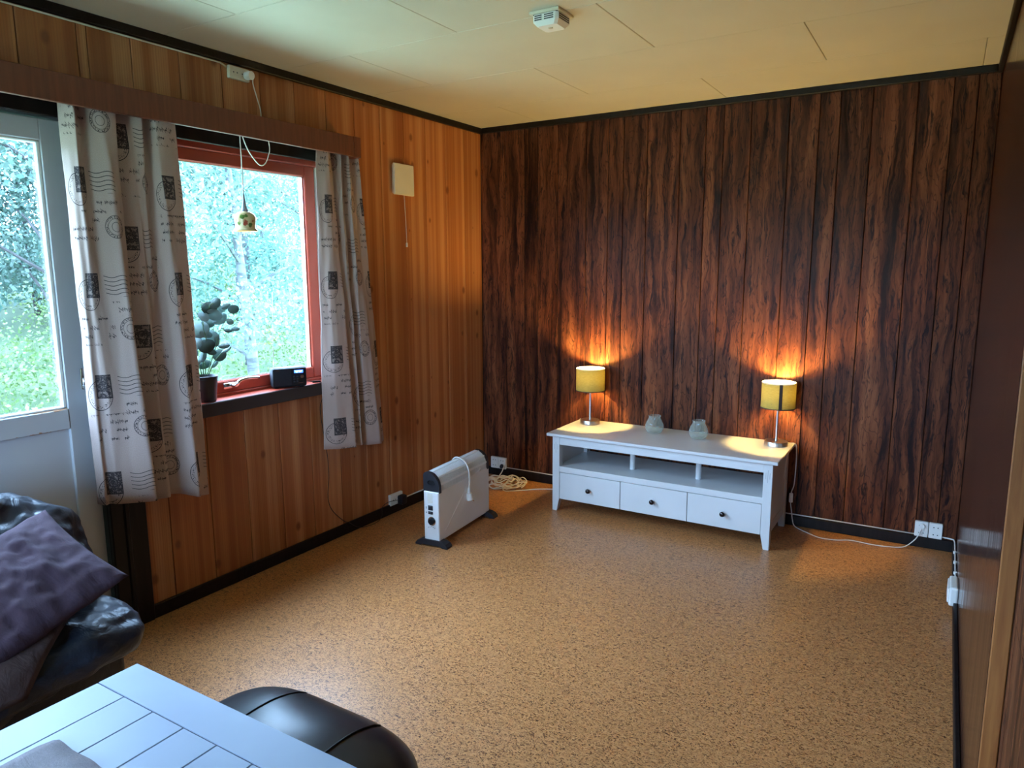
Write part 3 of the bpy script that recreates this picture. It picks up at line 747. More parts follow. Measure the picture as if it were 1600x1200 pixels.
addtube(cdb, rel([(.08, -2.022, 2.10), (.08, -2.015, 2.045), (.08, -1.985, 1.985), (.08, -1.935, 1.937), (.08, -1.90, 1.945), (.08, -1.878, 1.985), (.08, -1.870, 2.02), (.08, -1.882, 2.10)], pl), 0.0026, 6, 6)
addtube(cdb, rel([(.05, -1.915, 2.318), (.03, -1.90, 2.295), (.016, -1.87, 2.24), (.014, -1.853, 2.19), (.012, -1.853, 2.13)], pl), 0.0026, 6, 6)
link('cord', cdb, 'white_cable', pd, smooth=True)
pg = bmesh.new(); addtube(pg, rel([(.028, -1.932, 2.324), (.045, -1.932, 2.324), (.060, -1.930, 2.322)], pl), 0.0185, 16)
link('plug', pg, 'white_plastic', pd, smooth=SM)

# ---- sockets
def socket(x, y, z, wall, label, wdt=0.062, hgt=0.082, cover='white_plastic', horizontal=False):
    rz = PI/2 if wall == 'left' else 0
    s = empty('wall_socket', (x, y, z), rz, label=label, cat='socket', group='double wall sockets')
    link('cover_plate', box(-wdt/2, wdt/2, -0.020, 0, -hgt/2, hgt/2, 0.003), cover, s)
    for k in (-1, 1):
        cx, cz = (k*0.023, 0) if horizontal else (0, k*0.0195)
        wl_ = bmesh.new()
        addlathe(wl_, [(0.0, 0.0), (0.0165, 0.0), (0.0168, 0.0014), (0.0155, 0.0014), (0.015, 0.0004), (0.0, 0.0004)], 24)
        o = link('outlet', wl_, cover, s, (cx, -0.0201, cz), (PI/2, 0, 0))
        for q in (-1, 1):
            hb = bmesh.new(); addlathe(hb, [(0, 0), (0.0028, 0), (0.0028, 0.0012), (0, 0.0012)], 10)
            link('hole', hb, 'black_plastic', o, (q*0.0095, 0, 0.0004))
    return s
socket(0.102, 0, 0.095, 'back', 'left plate of the two white sockets in the corner behind the heater')
socket(0.166, 0, 0.095, 'back', 'right plate of the two white sockets in the corner behind the heater')
socket(2.771, 0, 0.102, 'back', 'left plate of the two white sockets at the right end of the dark wall')
socket(2.836, 0, 0.102, 'back', 'right plate of the two white sockets at the right end of the dark wall')
socket(0, -0.995, 0.087, 'left', 'low white socket on the pine wall holding the black adapter', 0.115, 0.068, 'white_plastic', True)
socket(0, -1.962, 2.329, 'left', 'cream socket high on the pine wall under the ceiling moulding', 0.108, 0.054, 'cream_plastic', True)

# ---- fixed cables
def thing_mesh(name, b, m, label, cat, smooth=True, group=None): return tag(link(name, b, m, smooth=smooth), label, cat, group)
thing_mesh('wall_cable', tube([(0.005, -2.016, 2.345), (0.006, -2.05, 2.358), (0.006, -2.6, 2.358), (0.006, -3.4, 2.357), (0.006, -4.3, 2.357)], 0.0042, 6), 'cream_plastic', 'cream cable along the black moulding at the top of the pine wall', 'cable')
cb = bmesh.new(); addtube(cb, [(0.197, -0.006, 0.066), (0.9, -0.006, 0.066), (2.2, -0.006, 0.066), (2.741, -0.006, 0.067)], 0.0038, 6)
thing_mesh('wall_cable', cb, 'white_cable', 'white cable on top of the black baseboard of the dark wall', 'cable')
cb = bmesh.new(); addtube(cb, [(0.006, -0.94, 0.068), (0.006, -0.5, 0.067), (0.006, -0.02, 0.067)], 0.0038, 6)
thing_mesh('wall_cable', cb, 'white_cable', 'pale cable on top of the baseboard behind the heater', 'cable')
cb = bmesh.new(); addtube(cb, [(2.866, -0.006, 0.072), (2.905, -0.007, 0.070), (2.921, -0.018, 0.068), (2.925, -0.10, 0.064), (2.925, -0.40, 0.062), (2.925, -0.66, 0.062)], 0.004, 6, 5)
rc = thing_mesh('wall_cable', cb, 'white_cable', 'white clipped cable from the right sockets along the glossy right wall', 'cable')
for yy in (-0.18, -0.32, -0.46): link('cable_clip', box(2.917, W, yy-0.006, yy+0.006, 0.054, 0.068, 0.002), 'white_plastic', rc)
jb = empty('junction_box', (W, -0.725, 0.078), label='small white junction box on the glossy right wall', cat='junction box')
link('housing', box(-0.034, 0, -0.075, 0.075, -0.042, 0.042, 0.008, 2), 'white_plastic', jb)
link('lid', box(-0.040, -0.033, -0.062, 0.062, -0.032, 0.032, 0.003), 'white_plastic', jb)

# ---- extension cable coil in the corner
rr = random.Random(4); P = []
for k in range(120):
    a = k/120*2*PI*7.3; R_ = 0.115+0.030*math.sin(a*0.37+1)+0.015*math.sin(a*1.7)
    P.append((0.285+R_*1.05*math.cos(a)+0.02*math.sin(a*0.21), -0.20+R_*0.85*math.sin(a), 0.006+0.040*abs(math.sin(k*0.21))*(k/120)+0.010*(k % 3)))
P += [(0.36, -0.32, 0.012), (0.44, -0.27, 0.006), (0.55, -0.16, 0.005), (0.68, -0.10, 0.005), (0.80, -0.09, 0.006)]
cb = bmesh.new(); addtube(cb, P, 0.0038, 6, 3)
addtube(cb, [(0.19, -0.03, 0.088), (0.187, -0.05, 0.05), (0.18, -0.08, 0.02), (0.19, -0.13, 0.008), (0.23, -0.18, 0.006)], 0.0038, 6, 5)
addtube(cb, [(0.37, -0.30, 0.012), (0.43, -0.22, 0.02), (0.40, -0.10, 0.012), (0.28, -0.06, 0.008)], 0.0038, 6, 5)
ex = thing_mesh('extension_cable', cb, 'white_cable', 'coil of white extension cable on the floor behind the heater', 'cable')
pb = bmesh.new(); addtube(pb, [(0.166, -0.022, 0.078), (0.178, -0.045, 0.078)], 0.014, 12); link('plug', pb, 'dark_plastic', ex, smooth=SM)

# ---- ventilation plate with pull cord
ve = empty('wall_vent', (0, -0.846, 1.982), label='cream square vent plate with pull cord on the pine wall', cat='vent')
link('cover', box(0.010, 0.026, -0.089, 0.089, -0.088, 0.088, 0.004), 'cream_plastic', ve)
link('back_plate', box(0, 0.011, -0.080, 0.080, -0.080, 0.080), 'cream_plastic', ve)
link('pull_cord', tube([(0.012, 0.008, -0.08), (0.012, 0.018, -0.25), (0.012, 0.022, -0.36)], 0.0016, 6, 4), 'white_cable', ve, smooth=True)
link('cord_weight', lathe([(0, 0), (0.006, 0.001), (0.006, 0.022), (0.004, 0.026), (0, 0.026)], 12, (0.012, 0.022, -0.386)), 'white_plastic', ve, smooth=SM)

# ---- smoke detector
sd = empty('smoke_detector', (1.452, -1.705, H), label='white slotted smoke detector on the ceiling', cat='detector')
link('base_plate', box(-0.062, 0.062, -0.062, 0.062, -0.010, 0, 0.002), 'cream_plastic', sd)
def taper_box(a0, a1, z0, z1, ch0, ch1):
    b = bmesh.new(); R_ = []
    for a, z, c in ((a0, z0, ch0), (a0, z0-(z0-z1)*0.62, ch0), (a1, z1, ch1)):
        pts = [(a-c, -a), (a, -a+c), (a, a-c), (a-c, a), (-a+c, a), (-a, a-c), (-a, -a+c), (-a+c, -a)]
        R_.append([b.verts.new((p[0], p[1], z)) for p in pts])
    for A, B in zip(R_, R_[1:]):
        for i in range(8): b.faces.new((A[i], A[(i+1) % 8], B[(i+1) % 8], B[i]))
    b.faces.new(R_[0]); b.faces.new(R_[-1]); return b
link('cover', taper_box(0.053, 0.040, -0.012, -0.050, 0.010, 0.010), 'white_plastic', sd)
for zz in (-0.017, -0.024, -0.031):
    for x0, x1 in ((-0.042, -0.012), (-0.002, 0.036)): link('slot', box(x0, x1, -0.0535, -0.050, zz-0.0018, zz+0.0018), 'dark_plastic', sd)
    link('slot', box(0.050, 0.0535, -0.040, 0.040, zz-0.0018, zz+0.0018), 'dark_plastic', sd)
link('test_button', lathe([(0, -0.003), (0.008, -0.003), (0.009, 0), (0, 0)], 14, (0.0, -0.005, -0.050)), 'cream_plastic', sd, smooth=SM)
link('gap_ring', box(-0.050, 0.050, -0.050, 0.050, -0.0125, -0.0095), 'dark_plastic', sd)

# ---- potted eucalyptus on the sill
pp = (0.0, -2.232, 0.8885)
pot = empty('potted_plant', pp, label='artificial eucalyptus in a black pot on the red window sill', cat='plant')
link('pot', lathe([(0, 0), (0.039, 0), (0.041, 0.003), (0.051, 0.098), (0.053, 0.100), (0.054, 0.114), (0.051, 0.116), (0.049, 0.112), (0.047, 0.100), (0, 0.100)], 28), 'dark_plastic', pot, smooth=SM)
link('soil', lathe([(0.046, 0.101), (0.03, 0.106), (0, 0.108)], 16), 'soil', pot, smooth=True)
lat = Vector((0.588, 0.809, 0)); dep = Vector((-0.809, 0.588, 0))
def lp(px, py, d=0.0): return lat*((px-326)/324)+dep*d+Vector((0, 0, (628-py)/318))
sp_ = [[(322, 590), (318, 570), (313, 550), (310, 540)], [(324, 590), (325, 565), (331, 540), (328, 520), (336, 500)], [(329, 590), (336, 570), (344, 548), (352, 525), (360, 512)], [(327, 590), (327, 575), (324, 560)], [(331, 590), (340, 572), (350, 560), (356, 556)], [(336, 500), (342, 490), (350, 495)], [(352, 525), (358, 528), (371, 527)]]
for k, s_ in enumerate(sp_):
    link('stem', tube([lp(a, c, 0.012*math.sin(k*2.1+i)) for i, (a, c) in enumerate(s_)], [0.0024, 0.0013], 6, 4), 'stem', pot, smooth=True)
lv = [(323, 526, 14, 0, .9), (336, 539, 13, .3, .9), (315, 545, 12, -.5, .95), (331, 549, 12, .4, .8), (345, 542, 10, 1.3, .45), (309, 560, 11, .2, .8), (325, 563, 10, 1.5, .55), (347, 564, 11, .5, .8), (325, 576, 11, .2, .6), (344, 506, 11, -.3, .75), (338, 496, 11, .3, .8), (351, 512, 11, .6, .7), (335, 518, 10, .1, .7), (364, 516, 6, 0, .8), (361, 529, 7, .1, .45), (371, 527, 6, -.1, .55), (357, 557, 8, .5, .4), (336, 557, 8, -.4, .6), (354, 550, 8, .2, .5), (346, 490, 9, .8, .8), (352, 498, 8, -.2, .7), (330, 508, 9, -.6, .7), (315, 573, 8, .4, .5), (340, 576, 7, .9, .5), (370, 499, 8, .2, .8), (360, 495, 7, .5, .6), (331, 533, 9, -.3, .6)]
lr = random.Random(3)
for (a, c, sz, ro, asp) in lv:
    b = bmesh.new(); s_ = sz/318.0; rg = []
    for k in range(12):
        t = 2*PI*k/12; rg.append(b.verts.new((s_*math.cos(t)*1.0, s_*asp*math.sin(t), 0.10*s_*math.cos(2*t))))
    ct = b.verts.new((0, 0, -0.10*s_))
    for k in range(12): b.faces.new((ct, rg[k], rg[(k+1) % 12]))
    zax = (-dep+Vector((0, 0, 0.25))+Vector((lr.uniform(-.5, .5), lr.uniform(-.5, .5), lr.uniform(-.3, .3)))).normalized()
    xax = (lat*math.cos(ro)+Vector((0, 0, 1))*math.sin(ro)); xax = (xax-zax*xax.dot(zax)).normalized()
    o = link('leaf', b, 'house_plant', pot, smooth=True)
    o.matrix_local = Matrix.Translation(lp(a, c, lr.uniform(-.025, .02))) @ Matrix((xax, zax.cross(xax), zax)).transposed().to_4x4()
    md = o.modifiers.new('leaf_thickness', 'SOLIDIFY'); md.thickness = 0.0008

# ---- radio on the sill
ra_ = empty('table_radio', (0.012, -1.775, 0.8885), -math.radians(30)+PI/2, label='small black radio with blue lit display on the window sill', cat='radio')
link('body', box(-0.084, 0.084, -0.034, 0.034, 0.004, 0.101, 0.010, 3), 'dark_plastic', ra_, smooth=SM)
link('front_panel', box(-0.080, 0.080, -0.037, -0.0335, 0.008, 0.097, 0.006, 2), 'black_plastic', ra_, smooth=SM)
gb = bmesh.new()
for i in range(22): addbox(gb, -0.072, 0.008, -0.0385, -0.0369, 0.014+i*0.0035, 0.0157+i*0.0035)
link('speaker_grille', gb, 'dark_plastic', ra_)
dp = link('display', box(0.022, 0.066, -0.0390, -0.0368, 0.073, 0.087), 'radio_screen', ra_)
tx = bmesh.new()
for k in range(9):
    addbox(tx, 0.026+k*0.004, 0.0288+k*0.004, -0.0396, -0.0389, 0.081, 0.0845)
    if k % 4: addbox(tx, 0.026+k*0.004, 0.0288+k*0.004, -0.0396, -0.0389, 0.0755, 0.0785)
link('display_text', tx, 'radio_screen_text', dp)
kb = bmesh.new(); addtube(kb, [(0.058, -0.036, 0.055), (0.058, -0.048, 0.055)], 0.0085, 18); link('knob', kb, 'steel', ra_, smooth=SM)
for kx in (0.022, 0.037):
    for kz in (0.030, 0.042, 0.054): link('button', box(kx-0.005, kx+0.005, -0.0395, -0.0368, kz-0.0035, kz+0.0035, 0.001), 'dark_plastic', ra_)
lg = bmesh.new()
for k in range(5): addbox(lg, -0.066+k*0.0032, -0.0638+k*0.0032, -0.0395, -0.0368, 0.0885, 0.0915)
link('lettering', lg, 'steel', ra_)
lg = bmesh.new()
for k in range(7): addbox(lg, 0.040+k*0.0036, 0.0425+k*0.0036, -0.0395, -0.0368, 0.021, 0.0235)
link('lettering', lg, 'steel', ra_)
link('antenna', tube([(-0.062, 0.026, 0.095), (-0.058, 0.026, 0.25), (-0.048, 0.026, 0.47)], [0.0028, 0.0010], 8, 3), 'steel', ra_, smooth=True)
for fx in (-0.06, 0.06): link('foot', box(fx-0.008, fx+0.008, -0.02, 0.02, 0, 0.005), 'black_plastic', ra_)
# power adapter in the low socket with its lead up to the sill
pa = empty('power_adapter', (0.02, -0.972, 0.083), label='black power adapter plugged into the low socket on the pine wall', cat='adapter')
ob = (0.02, -0.972, 0.083)
ch('plug_body', box(0.020, 0.062, -0.994, -0.944, 0.050, 0.108, 0.010, 2), 'black_plastic', pa, ob, SM)
lead = bmesh.new()
addtube(lead, [(.030, -1.665, .905), (.045, -1.640, .897), (.052, -1.618, .894), (.063, -1.590, .890), (.067, -1.578, .875), (.034, -1.575, .80), (.012, -1.574, .74), (.010, -1.555, .60), (.010, -1.535, .47), (.010, -1.532, .36), (.010, -1.545, .25), (.010, -1.52, .17), (.012, -1.44, .085), (.022, -1.405, .064), (.022, -1.36, .03), (.03, -1.30, .006), (.04, -1.20, .006), (.035, -1.15, .03), (.022, -1.13, .072), (.026, -1.08, .090), (.035, -0.995, .082)], 0.0020, 6, 6)
ch('lead', lead, 'black_cable', pa, ob, True)
jk = bmesh.new(); addtube(jk, [(.044, -1.645, .8985), (.058, -1.607, .8965)], 0.0055, 10); ch('connector', jk, 'black_plastic', pa, ob, SM)

# ---- convector heater
hc = (0.512, -1.040, 0.0)
ht = empty('convector_heater', hc, math.radians(4.5), label='white convector heater with black end caps standing on the floor', cat='heater')
hl, hw = 0.278, 0.047
link('body', box(-hw, hw, -hl, hl, 0.030, 0.302, 0.004), 'white_metal', ht)
prof = [(-hw, .298), (-hw, .388), (-.041, .400), (-.028, .406), (-.010, .404), (.010, .396), (.028, .380), (.040, .360), (.046, .336), (hw, .298)]
capp = [(p[0]*1.06, .296+(p[1]-.298)*1.03) for p in prof]
for s_ in (-1, 1):
    cbm = bmesh.new(); addprism(cbm, capp, 'y', s_*hl-0.004*s_, s_*(hl-0.026)); o = link('end_cap', cbm, 'dark_plastic', ht)
    addp = bmesh.new(); addlathe(addp, [(0, 0), (0.021, 0), (0.022, 0.003), (0.019, 0.003), (0.016, -0.001), (0, -0.003)], 20)
    for v in addp.verts: v.co.y *= 0.62
    link('grip_recess', addp, 'black_plastic', o, (0.0, s_*(hl-0.002), 0.352), (PI/2 if s_ < 0 else -PI/2, 0, 0), smooth=SM)
inner = [(p[0]*0.72, .298+(p[1]-.298)*0.80) for p in prof]
link('dark_inner_shell', prism(inner, 'y', -hl+0.03, hl-0.03), 'dark_plastic', ht)  # dark shell inside the grille, its colour gives the shade between the bars
outer = catmull([(p[0], 0, p[1]) for p in prof], 3)
gbm = bmesh.new(); NB = 46
for k in range(NB):
    y = -hl+0.034+(2*hl-0.068)*k/(NB-1)
    for A, B in zip(outer, outer[1:]):
        q = [(A.x, y-.0021, A.z), (A.x, y+.0021, A.z), (B.x, y+.0021, B.z), (B.x, y-.0021, B.z)]
        i_ = [(c[0]*0.90, c[1], .298+(c[2]-.298)*0.95) for c in q]
        vo = [gbm.verts.new(c) for c in q]; vi = [gbm.verts.new(c) for c in i_]
        gbm.faces.new(vo); gbm.faces.new((vo[0], vo[3], vi[3], vi[0])); gbm.faces.new((vo[1], vo[2], vi[2], vi[1]))
gr_ = link('grille_bars', gbm, 'white_metal', ht); gr_['kind'] = 'stuff'
for idx in (4, 12, 18, 23):
    A, B = outer[idx], outer[idx+1]; b = bmesh.new(); addprism(b, [(A.x*1.005, A.z+.0008), (B.x*1.005, B.z+.0008), (B.x*0.93, B.z-.004), (A.x*0.93, A.z-.004)], 'y', -hl+0.026, hl-0.026)
    link('grille_rail', b, 'white_metal', ht)
link('top_panel', prism([(-hw-.0004, .298), (-hw-.0004, .389), (-.041, .4012), (-.032, .4062), (-.034, .400), (-.042, .38), (-.042, .298)], 'y', -hl+0.026, hl-0.026), 'white_metal', ht)
link('side_panel', prism([(hw+.0004, .298), (hw+.0004, .304), (hw-.004, .304), (hw-.004, .298)], 'y', -hl+0.026, hl-0.026), 'white_metal', ht)
for s_ in (-1, 1):
    fp = [(-.100, 0), (-.100, .010), (-.088, .024), (-.065, .034), (-.040, .037), (.040, .037), (.065, .034), (.088, .024), (.100, .010), (.100, 0), (.070, 0), (.055, .008), (-.055, .008), (-.070, 0)]
    b = bmesh.new(); addprism(b, fp, 'y', s_*0.262-0.026, s_*0.262+0.026); link('foot', b, 'dark_plastic', ht)
yf = -hl-0.0002
for k in range(7): link('vent_slot', box(-.022, .010, yf-.0015, yf+.001, .287-k*.0075, .2895-k*.0075), 'cream_plastic', ht)
for z0, z1 in ((.200, .226), (.178, .193)):
    o = link('switch_frame', box(-.019, .010, yf-.003, yf+.001, z0, z1, 0.0012), 'black_plastic', ht)
    link('rocker', box(-.016, .007, yf-.006, yf-.002, z0+.003, z1-.003, 0.0015), 'dark_plastic', o)
dl = bmesh.new(); addlathe(dl, [(0, 0), (.0245, 0), (.0245, .0015), (.0215, .0015), (.0215, .0006), (0, .0006)], 28); do_ = link('dial_ring', dl, 'steel', ht, (0.002, yf, .140), (PI/2, 0, 0), smooth=SM)
dk = bmesh.new(); addlathe(dk, [(0, .014), (.014, .014), (.017, .011), (.0185, .0), (0, 0)], 24); addbox(dk, -.003, .003, -.0165, .0165, .010, .0175, 0.001); link('dial', dk, 'black_plastic', do_, (0, 0, .001), smooth=SM)
mk_ = bmesh.new(); addbox(mk_, -.034, -.028, yf-.0006, yf+.001, .212, .216); addbox(mk_, -.033, -.029, yf-.0006, yf+.001, .206, .209); addbox(mk_, -.033, -.028, yf-.0006, yf+.001, .183, .188)
for k in range(5): addbox(mk_, -.022+k*.010, -.018+k*.010, yf-.0006, yf+.001, .108-.003*abs(k-2), .111-.003*abs(k-2))
link('markings', mk_, 'dark_plastic', ht)
hcb = bmesh.new(); addtube(hcb, [(-.056, .020, .33), (-.054, .022, .385), (-.030, .026, .413), (.0, .030, .409), (.030, .034, .388), (.048, .036, .350), (.054, .034, .300), (.055, .030, .255), (.054, .028, .238)], 0.0042, 8, 5)
link('power_cord', hcb, 'white_cable', ht, smooth=True)
hp = bmesh.new(); addtube(hp, [(.054, .028, .244), (.056, .027, .215)], [0.007, 0.0095], 10); addtube(hp, [(.056, .027, .215), (.060, .030, .176)], [0.016, 0.0185], 16); 
po = link('plug', hp, 'white_plastic', ht, smooth=SM)
pn = bmesh.new(); addtube(pn, [(.060, .040, .178), (.060, .056, .166)], .0025, 8); addtube(pn, [(.071, .034, .176), (.073, .050, .164)], .0025, 8); link('plug_pin', pn, 'steel', po)
tb = bmesh.new(); addprism(tb, [(-.02, .27), (.055, .255), (.06, .205), (.0, .19)], 'x', hw, hw+.0006); addprism(tb, [(-.215, .075), (-.205, .068), (.0, .225), (-.01, .235)], 'x', hw, hw+.0006); addprism(tb, [(.06, .29), (.175, .325), (.175, .315), (.07, .25)], 'x', hw, hw+.0006)
link('clear_tape', tb, 'tape', ht)

# ---- tv bench
bp = (1.449, -0.25, 0.0)
tv = empty('tv_bench', bp, label='low white tv bench with three drawers against the dark wall', cat='tv bench')
TX0, TX1, TY0, TY1, TZ = 0.778, 2.121, -0.488, -0.006, 0.484
WF = 'white_furniture'
ch('top', box(TX0, TX1, TY0, TY1, TZ-.018, TZ, .003), WF, tv, bp)
LX0, LX1, LYF, LYB = 0.812, 2.094, -0.470, -0.030
def leg(x, s, y, sy):
    b = bmesh.new(); R_ = []
    for z, t in ((0, .030), (.078, .046), (TZ-.018, .046)):
        R_.append([b.verts.new((x+s*a*t, y+sy*c*t, z)) for a, c in ((0, 0), (1, 0), (1, 1), (0, 1))])
    for A, B in zip(R_, R_[1:]):
        for i in range(4): b.faces.new((A[i], A[(i+1) % 4], B[(i+1) % 4], B[i]))
    b.faces.new(R_[0]); b.faces.new(R_[-1]); bmesh.ops.bevel(b, geom=b.edges[:], offset=.0015, segments=1, affect='EDGES'); return b
for x, s in ((LX0, 1), (LX1, -1)):
    for y, sy in ((LYF, 1), (LYB, -1)):
        lo_ = ch('leg', leg(x, s, y, sy), WF, tv, bp)
        if sy == 1:
            fl_ = bmesh.new()
            for dx, z0, z1 in ((-.010, .385, .418), (0, .365, .432), (.010, .385, .418)): addbox(fl_, x+s*.023+dx-.0009, x+s*.023+dx+.0009, y-.0006, y+.002, z0, z1)
            fo = link('flute_shade_strip', fl_, mat('groove_shade_grey', (0.36, 0.37, 0.38), 0.6) if 'groove_shade' not in M else M['groove_shade'], lo_); M['groove_shade'] = fo.data.materials[0]  # raised grey strips, the grey stands for shade inside the leg flutes
fx0, fx1 = LX0+.046, LX1-.046
ch('front_rail', box(fx0, fx1, LYF+.002, LYF+.020, .416, TZ-.018, .0015), WF, tv, bp)
ch('back_rail', box(fx0, fx1, LYB-.020, LYB-.002, .416, TZ-.018), WF, tv, bp)
ch('shelf', box(LX0+.018, LX1-.018, LYF+.003, LYB-.004, .246, .281, .0015), WF, tv, bp)
ch('bottom_panel', box(LX0+.018, LX1-.018, LYF+.03, LYB-.004, .080, .092), WF, tv, bp)
ch('back_panel', box(fx0, fx1, LYB-.012, LYB-.004, .092, .246), WF, tv, bp)
for x0, x1 in ((LX0+.008, LX0+.022), (LX1-.022, LX1-.008)): ch('side_panel', box(x0, x1, LYF+.046, LYB-.046, .10, TZ-.018), WF, tv, bp)
for x0, x1 in ((LX0+.003, LX0+.012), (LX1-.012, LX1-.003)): ch('side_rail', box(x0, x1, LYF+.046, LYB-.046, .086, .135, .001), WF, tv, bp)
for x in (1.262, 1.660):
    b = bmesh.new(); addlathe(b, [(0, .281), (.0158, .281), (.0158, .466), (0, .466)], 18, (x, -.300, 0)); ch('post', b, WF, tv, bp, SM)
ch('drawer_gap_shade', box(fx0, fx1, LYF+.022, LYF+.03, .078, .246), 'dark_plastic', tv, bp)  # dark full-width sheet behind the drawer fronts, stands for shade in their gaps
for k in range(3):
    w_ = (fx1-fx0)/3; x0, x1 = fx0+k*w_+.0018, fx0+(k+1)*w_-.0018
    d_ = ch('drawer', box(x0, x1, LYF+.002, LYF+.022, .078, .2435, .0015), WF, tv, bp)
    kb = bmesh.new(); addlathe(kb, [(0, 0), (.006, 0), (.0055, .008), (.012, .014), (.0145, .020), (.012, .026), (0, .028)], 20)
    link('knob', kb, 'dark_metal', d_, ((x0+x1)/2, LYF+.002, .160), (PI/2, 0, 0), smooth=True)

# ---- table lamps
def lamp(x, y, label, seam, rz):
    root = empty('table_lamp', (x, y, TZ), rz, label=label, cat='lamp', group='table lamps on the bench')
    link('base', lathe([(0, 0), (.060, 0), (.062, .002), (.062, .022), (.060, .025), (.012, .026), (0, .026)], 36), 'chrome', root, smooth=SM)
    link('stem', lathe([(.0075, .025), (.0062, .03), (.0062, .240), (.0125, .241), (.0125, .268), (.0178, .272), (.0178, .284), (.0186, .284), (.0186, .270), (.013, .266)], 16), 'chrome', root, smooth=SM)  # top collar added around the bulb foot to hold back downward light
    rs_ = .0905
    so = link('shade', lathe([(rs_-.002, .216), (rs_, .216), (rs_, .356), (rs_-.002, .356)], 48), 'shade_fabric', root, smooth=SM)
    link('shade_ring', lathe([(rs_-.003, .213), (rs_+.001, .213), (rs_+.001, .2185), (rs_-.003, .2185), (rs_-.003, .213)], 48), 'shade_trim', so, smooth=SM)
    link('shade_ring', lathe([(rs_-.003, .3525), (rs_+.001, .3525), (rs_+.001, .3575), (rs_-.003, .3575), (rs_-.003, .3525)], 48), 'shade_inner', so, smooth=SM)
    sb = bmesh.new()
    for k in range(3): addtube(sb, [(.010*math.cos(k*2.1), .010*math.sin(k*2.1), .245), (rs_*math.cos(k*2.1), rs_*math.sin(k*2.1), .245)], .0014, 6)
    link('shade_carrier', sb, 'steel', so)
    if seam:
        b = bmesh.new(); addprism(b, [(-.0085, -rs_-.0012), (.0085, -rs_-.0012), (.0085, -rs_+.003), (-.0085, -rs_+.003)], 'z', .216, .354); o = link('shade_seam', b, 'shade_trim', so); o['label'] = 'dark vertical seam strip'
    link('bulb', lathe([(0, .322), (.012, .318), (.018, .307), (.018, .297), (.012, .281), (.010, .275), (0, .275)], 16), 'lamp_bulb', root, smooth=True)
    return root
l1 = lamp(0.890, -0.108, 'yellow-shaded table lamp on the left end of the white bench', False, 0)
l2 = lamp(2.034, -0.108, 'yellow-shaded table lamp with dark seam on the right end of the bench', True, math.radians(18))
c1 = bmesh.new(); addtube(c1, [(-.05, .03, .006), (-.075, .05, .005), (-.095, .066, .006), (-.108, .078, .0), (-.115, .083, -.05), (-.118, .084, -.40)], .0026, 6, 4)
link('cord', c1, 'white_cable', l1, smooth=True)
def inv(p, c, rz):
    d = Vector(p)-Vector(c); return Matrix.Rotation(-rz, 3, 'Z') @ d
L2 = (2.034, -0.108, TZ); R2 = math.radians(18)
c2 = bmesh.new(); addtube(c2, [inv(p, L2, R2) for p in [(2.082, -.058, .492), (2.10, -.045, .490), (2.121, -.034, .487), (2.131, -.028, .465), (2.134, -.026, .38), (2.130, -.025, .25), (2.118, -.024, .20), (2.116, -.024, .14), (2.124, -.024, .09), (2.132, -.026, .04), (2.15, -.04, .007), (2.22, -.10, .005), (2.30, -.15, .005), (2.38, -.14, .005), (2.45, -.105, .005), (2.55, -.115, .005), (2.64, -.10, .005), (2.70, -.07, .008), (2.745, -.040, .045), (2.765, -.030, .085), (2.772, -.030, .118)]], .0029, 6, 6)
cc_ = link('cord', c2, 'white_cable', l2, smooth=True)
b = bmesh.new(); a_, b__ = inv((2.117, -.025, .195), L2, R2), inv((2.116, -.024, .140), L2, R2)
addbox(b, a_.x-.010, a_.x+.010, a_.y-.009, a_.y+.007, b__.z, a_.z, .004, 2); link('cord_switch', b, 'white_plastic', cc_, smooth=SM)
b = bmesh.new(); addtube(b, [inv((2.773, -.019, .1215), L2, R2), inv((2.773, -.034, .1215), L2, R2)], .0125, 14); link('plug', b, 'white_plastic', cc_, smooth=SM)

# ---- glass candle holders
def jar(x, y, label):
    b = lathe([(0, 0), (.030, 0), (.040, .004), (.051, .018), (.0555, .036), (.053, .056), (.043, .078), (.035, .092), (.0345, .100), (.038, .108), (.036, .109), (.033, .100), (.0335, .092), (.0415, .076), (.051, .055), (.0535, .036), (.049, .019), (.038, .008), (0, .006)], 32)
    root = tag(link('glass_jar', b, 'jar_glass', None, (x, y, TZ+.0002), smooth=True), label, 'glass jar', 'glass jars on the bench')
jar(1.343, -0.165, 'left of two textured glass jars on the white bench'); jar(1.615, -0.176, 'right of two textured glass jars on the white bench')

# ---- coffee table
TT = 0.470; tp_ = (1.52, -3.80, 0)
ct = empty('coffee_table', tp_, label='white plank-topped coffee table in the foreground', cat='table')
CX0, CX1, CY1, CY0 = 1.085, 1.993, -3.257, -4.35
WT = 'white_table'
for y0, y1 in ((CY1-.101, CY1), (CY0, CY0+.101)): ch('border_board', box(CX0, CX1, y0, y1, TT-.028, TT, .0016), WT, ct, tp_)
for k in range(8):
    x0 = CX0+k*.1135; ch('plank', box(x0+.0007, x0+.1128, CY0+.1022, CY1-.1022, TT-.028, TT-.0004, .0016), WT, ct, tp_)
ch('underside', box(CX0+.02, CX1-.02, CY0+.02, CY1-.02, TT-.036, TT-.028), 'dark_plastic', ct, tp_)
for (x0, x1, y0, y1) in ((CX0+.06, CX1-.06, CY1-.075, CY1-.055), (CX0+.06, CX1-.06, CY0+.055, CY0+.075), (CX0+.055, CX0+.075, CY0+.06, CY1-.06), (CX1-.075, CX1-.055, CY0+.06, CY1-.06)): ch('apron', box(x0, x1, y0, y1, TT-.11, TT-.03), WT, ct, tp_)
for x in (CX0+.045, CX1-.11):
    for y in (CY0+.045, CY1-.11): ch('leg', box(x, x+.065, y, y+.065, 0, TT-.03, .003), WT, ct, tp_)
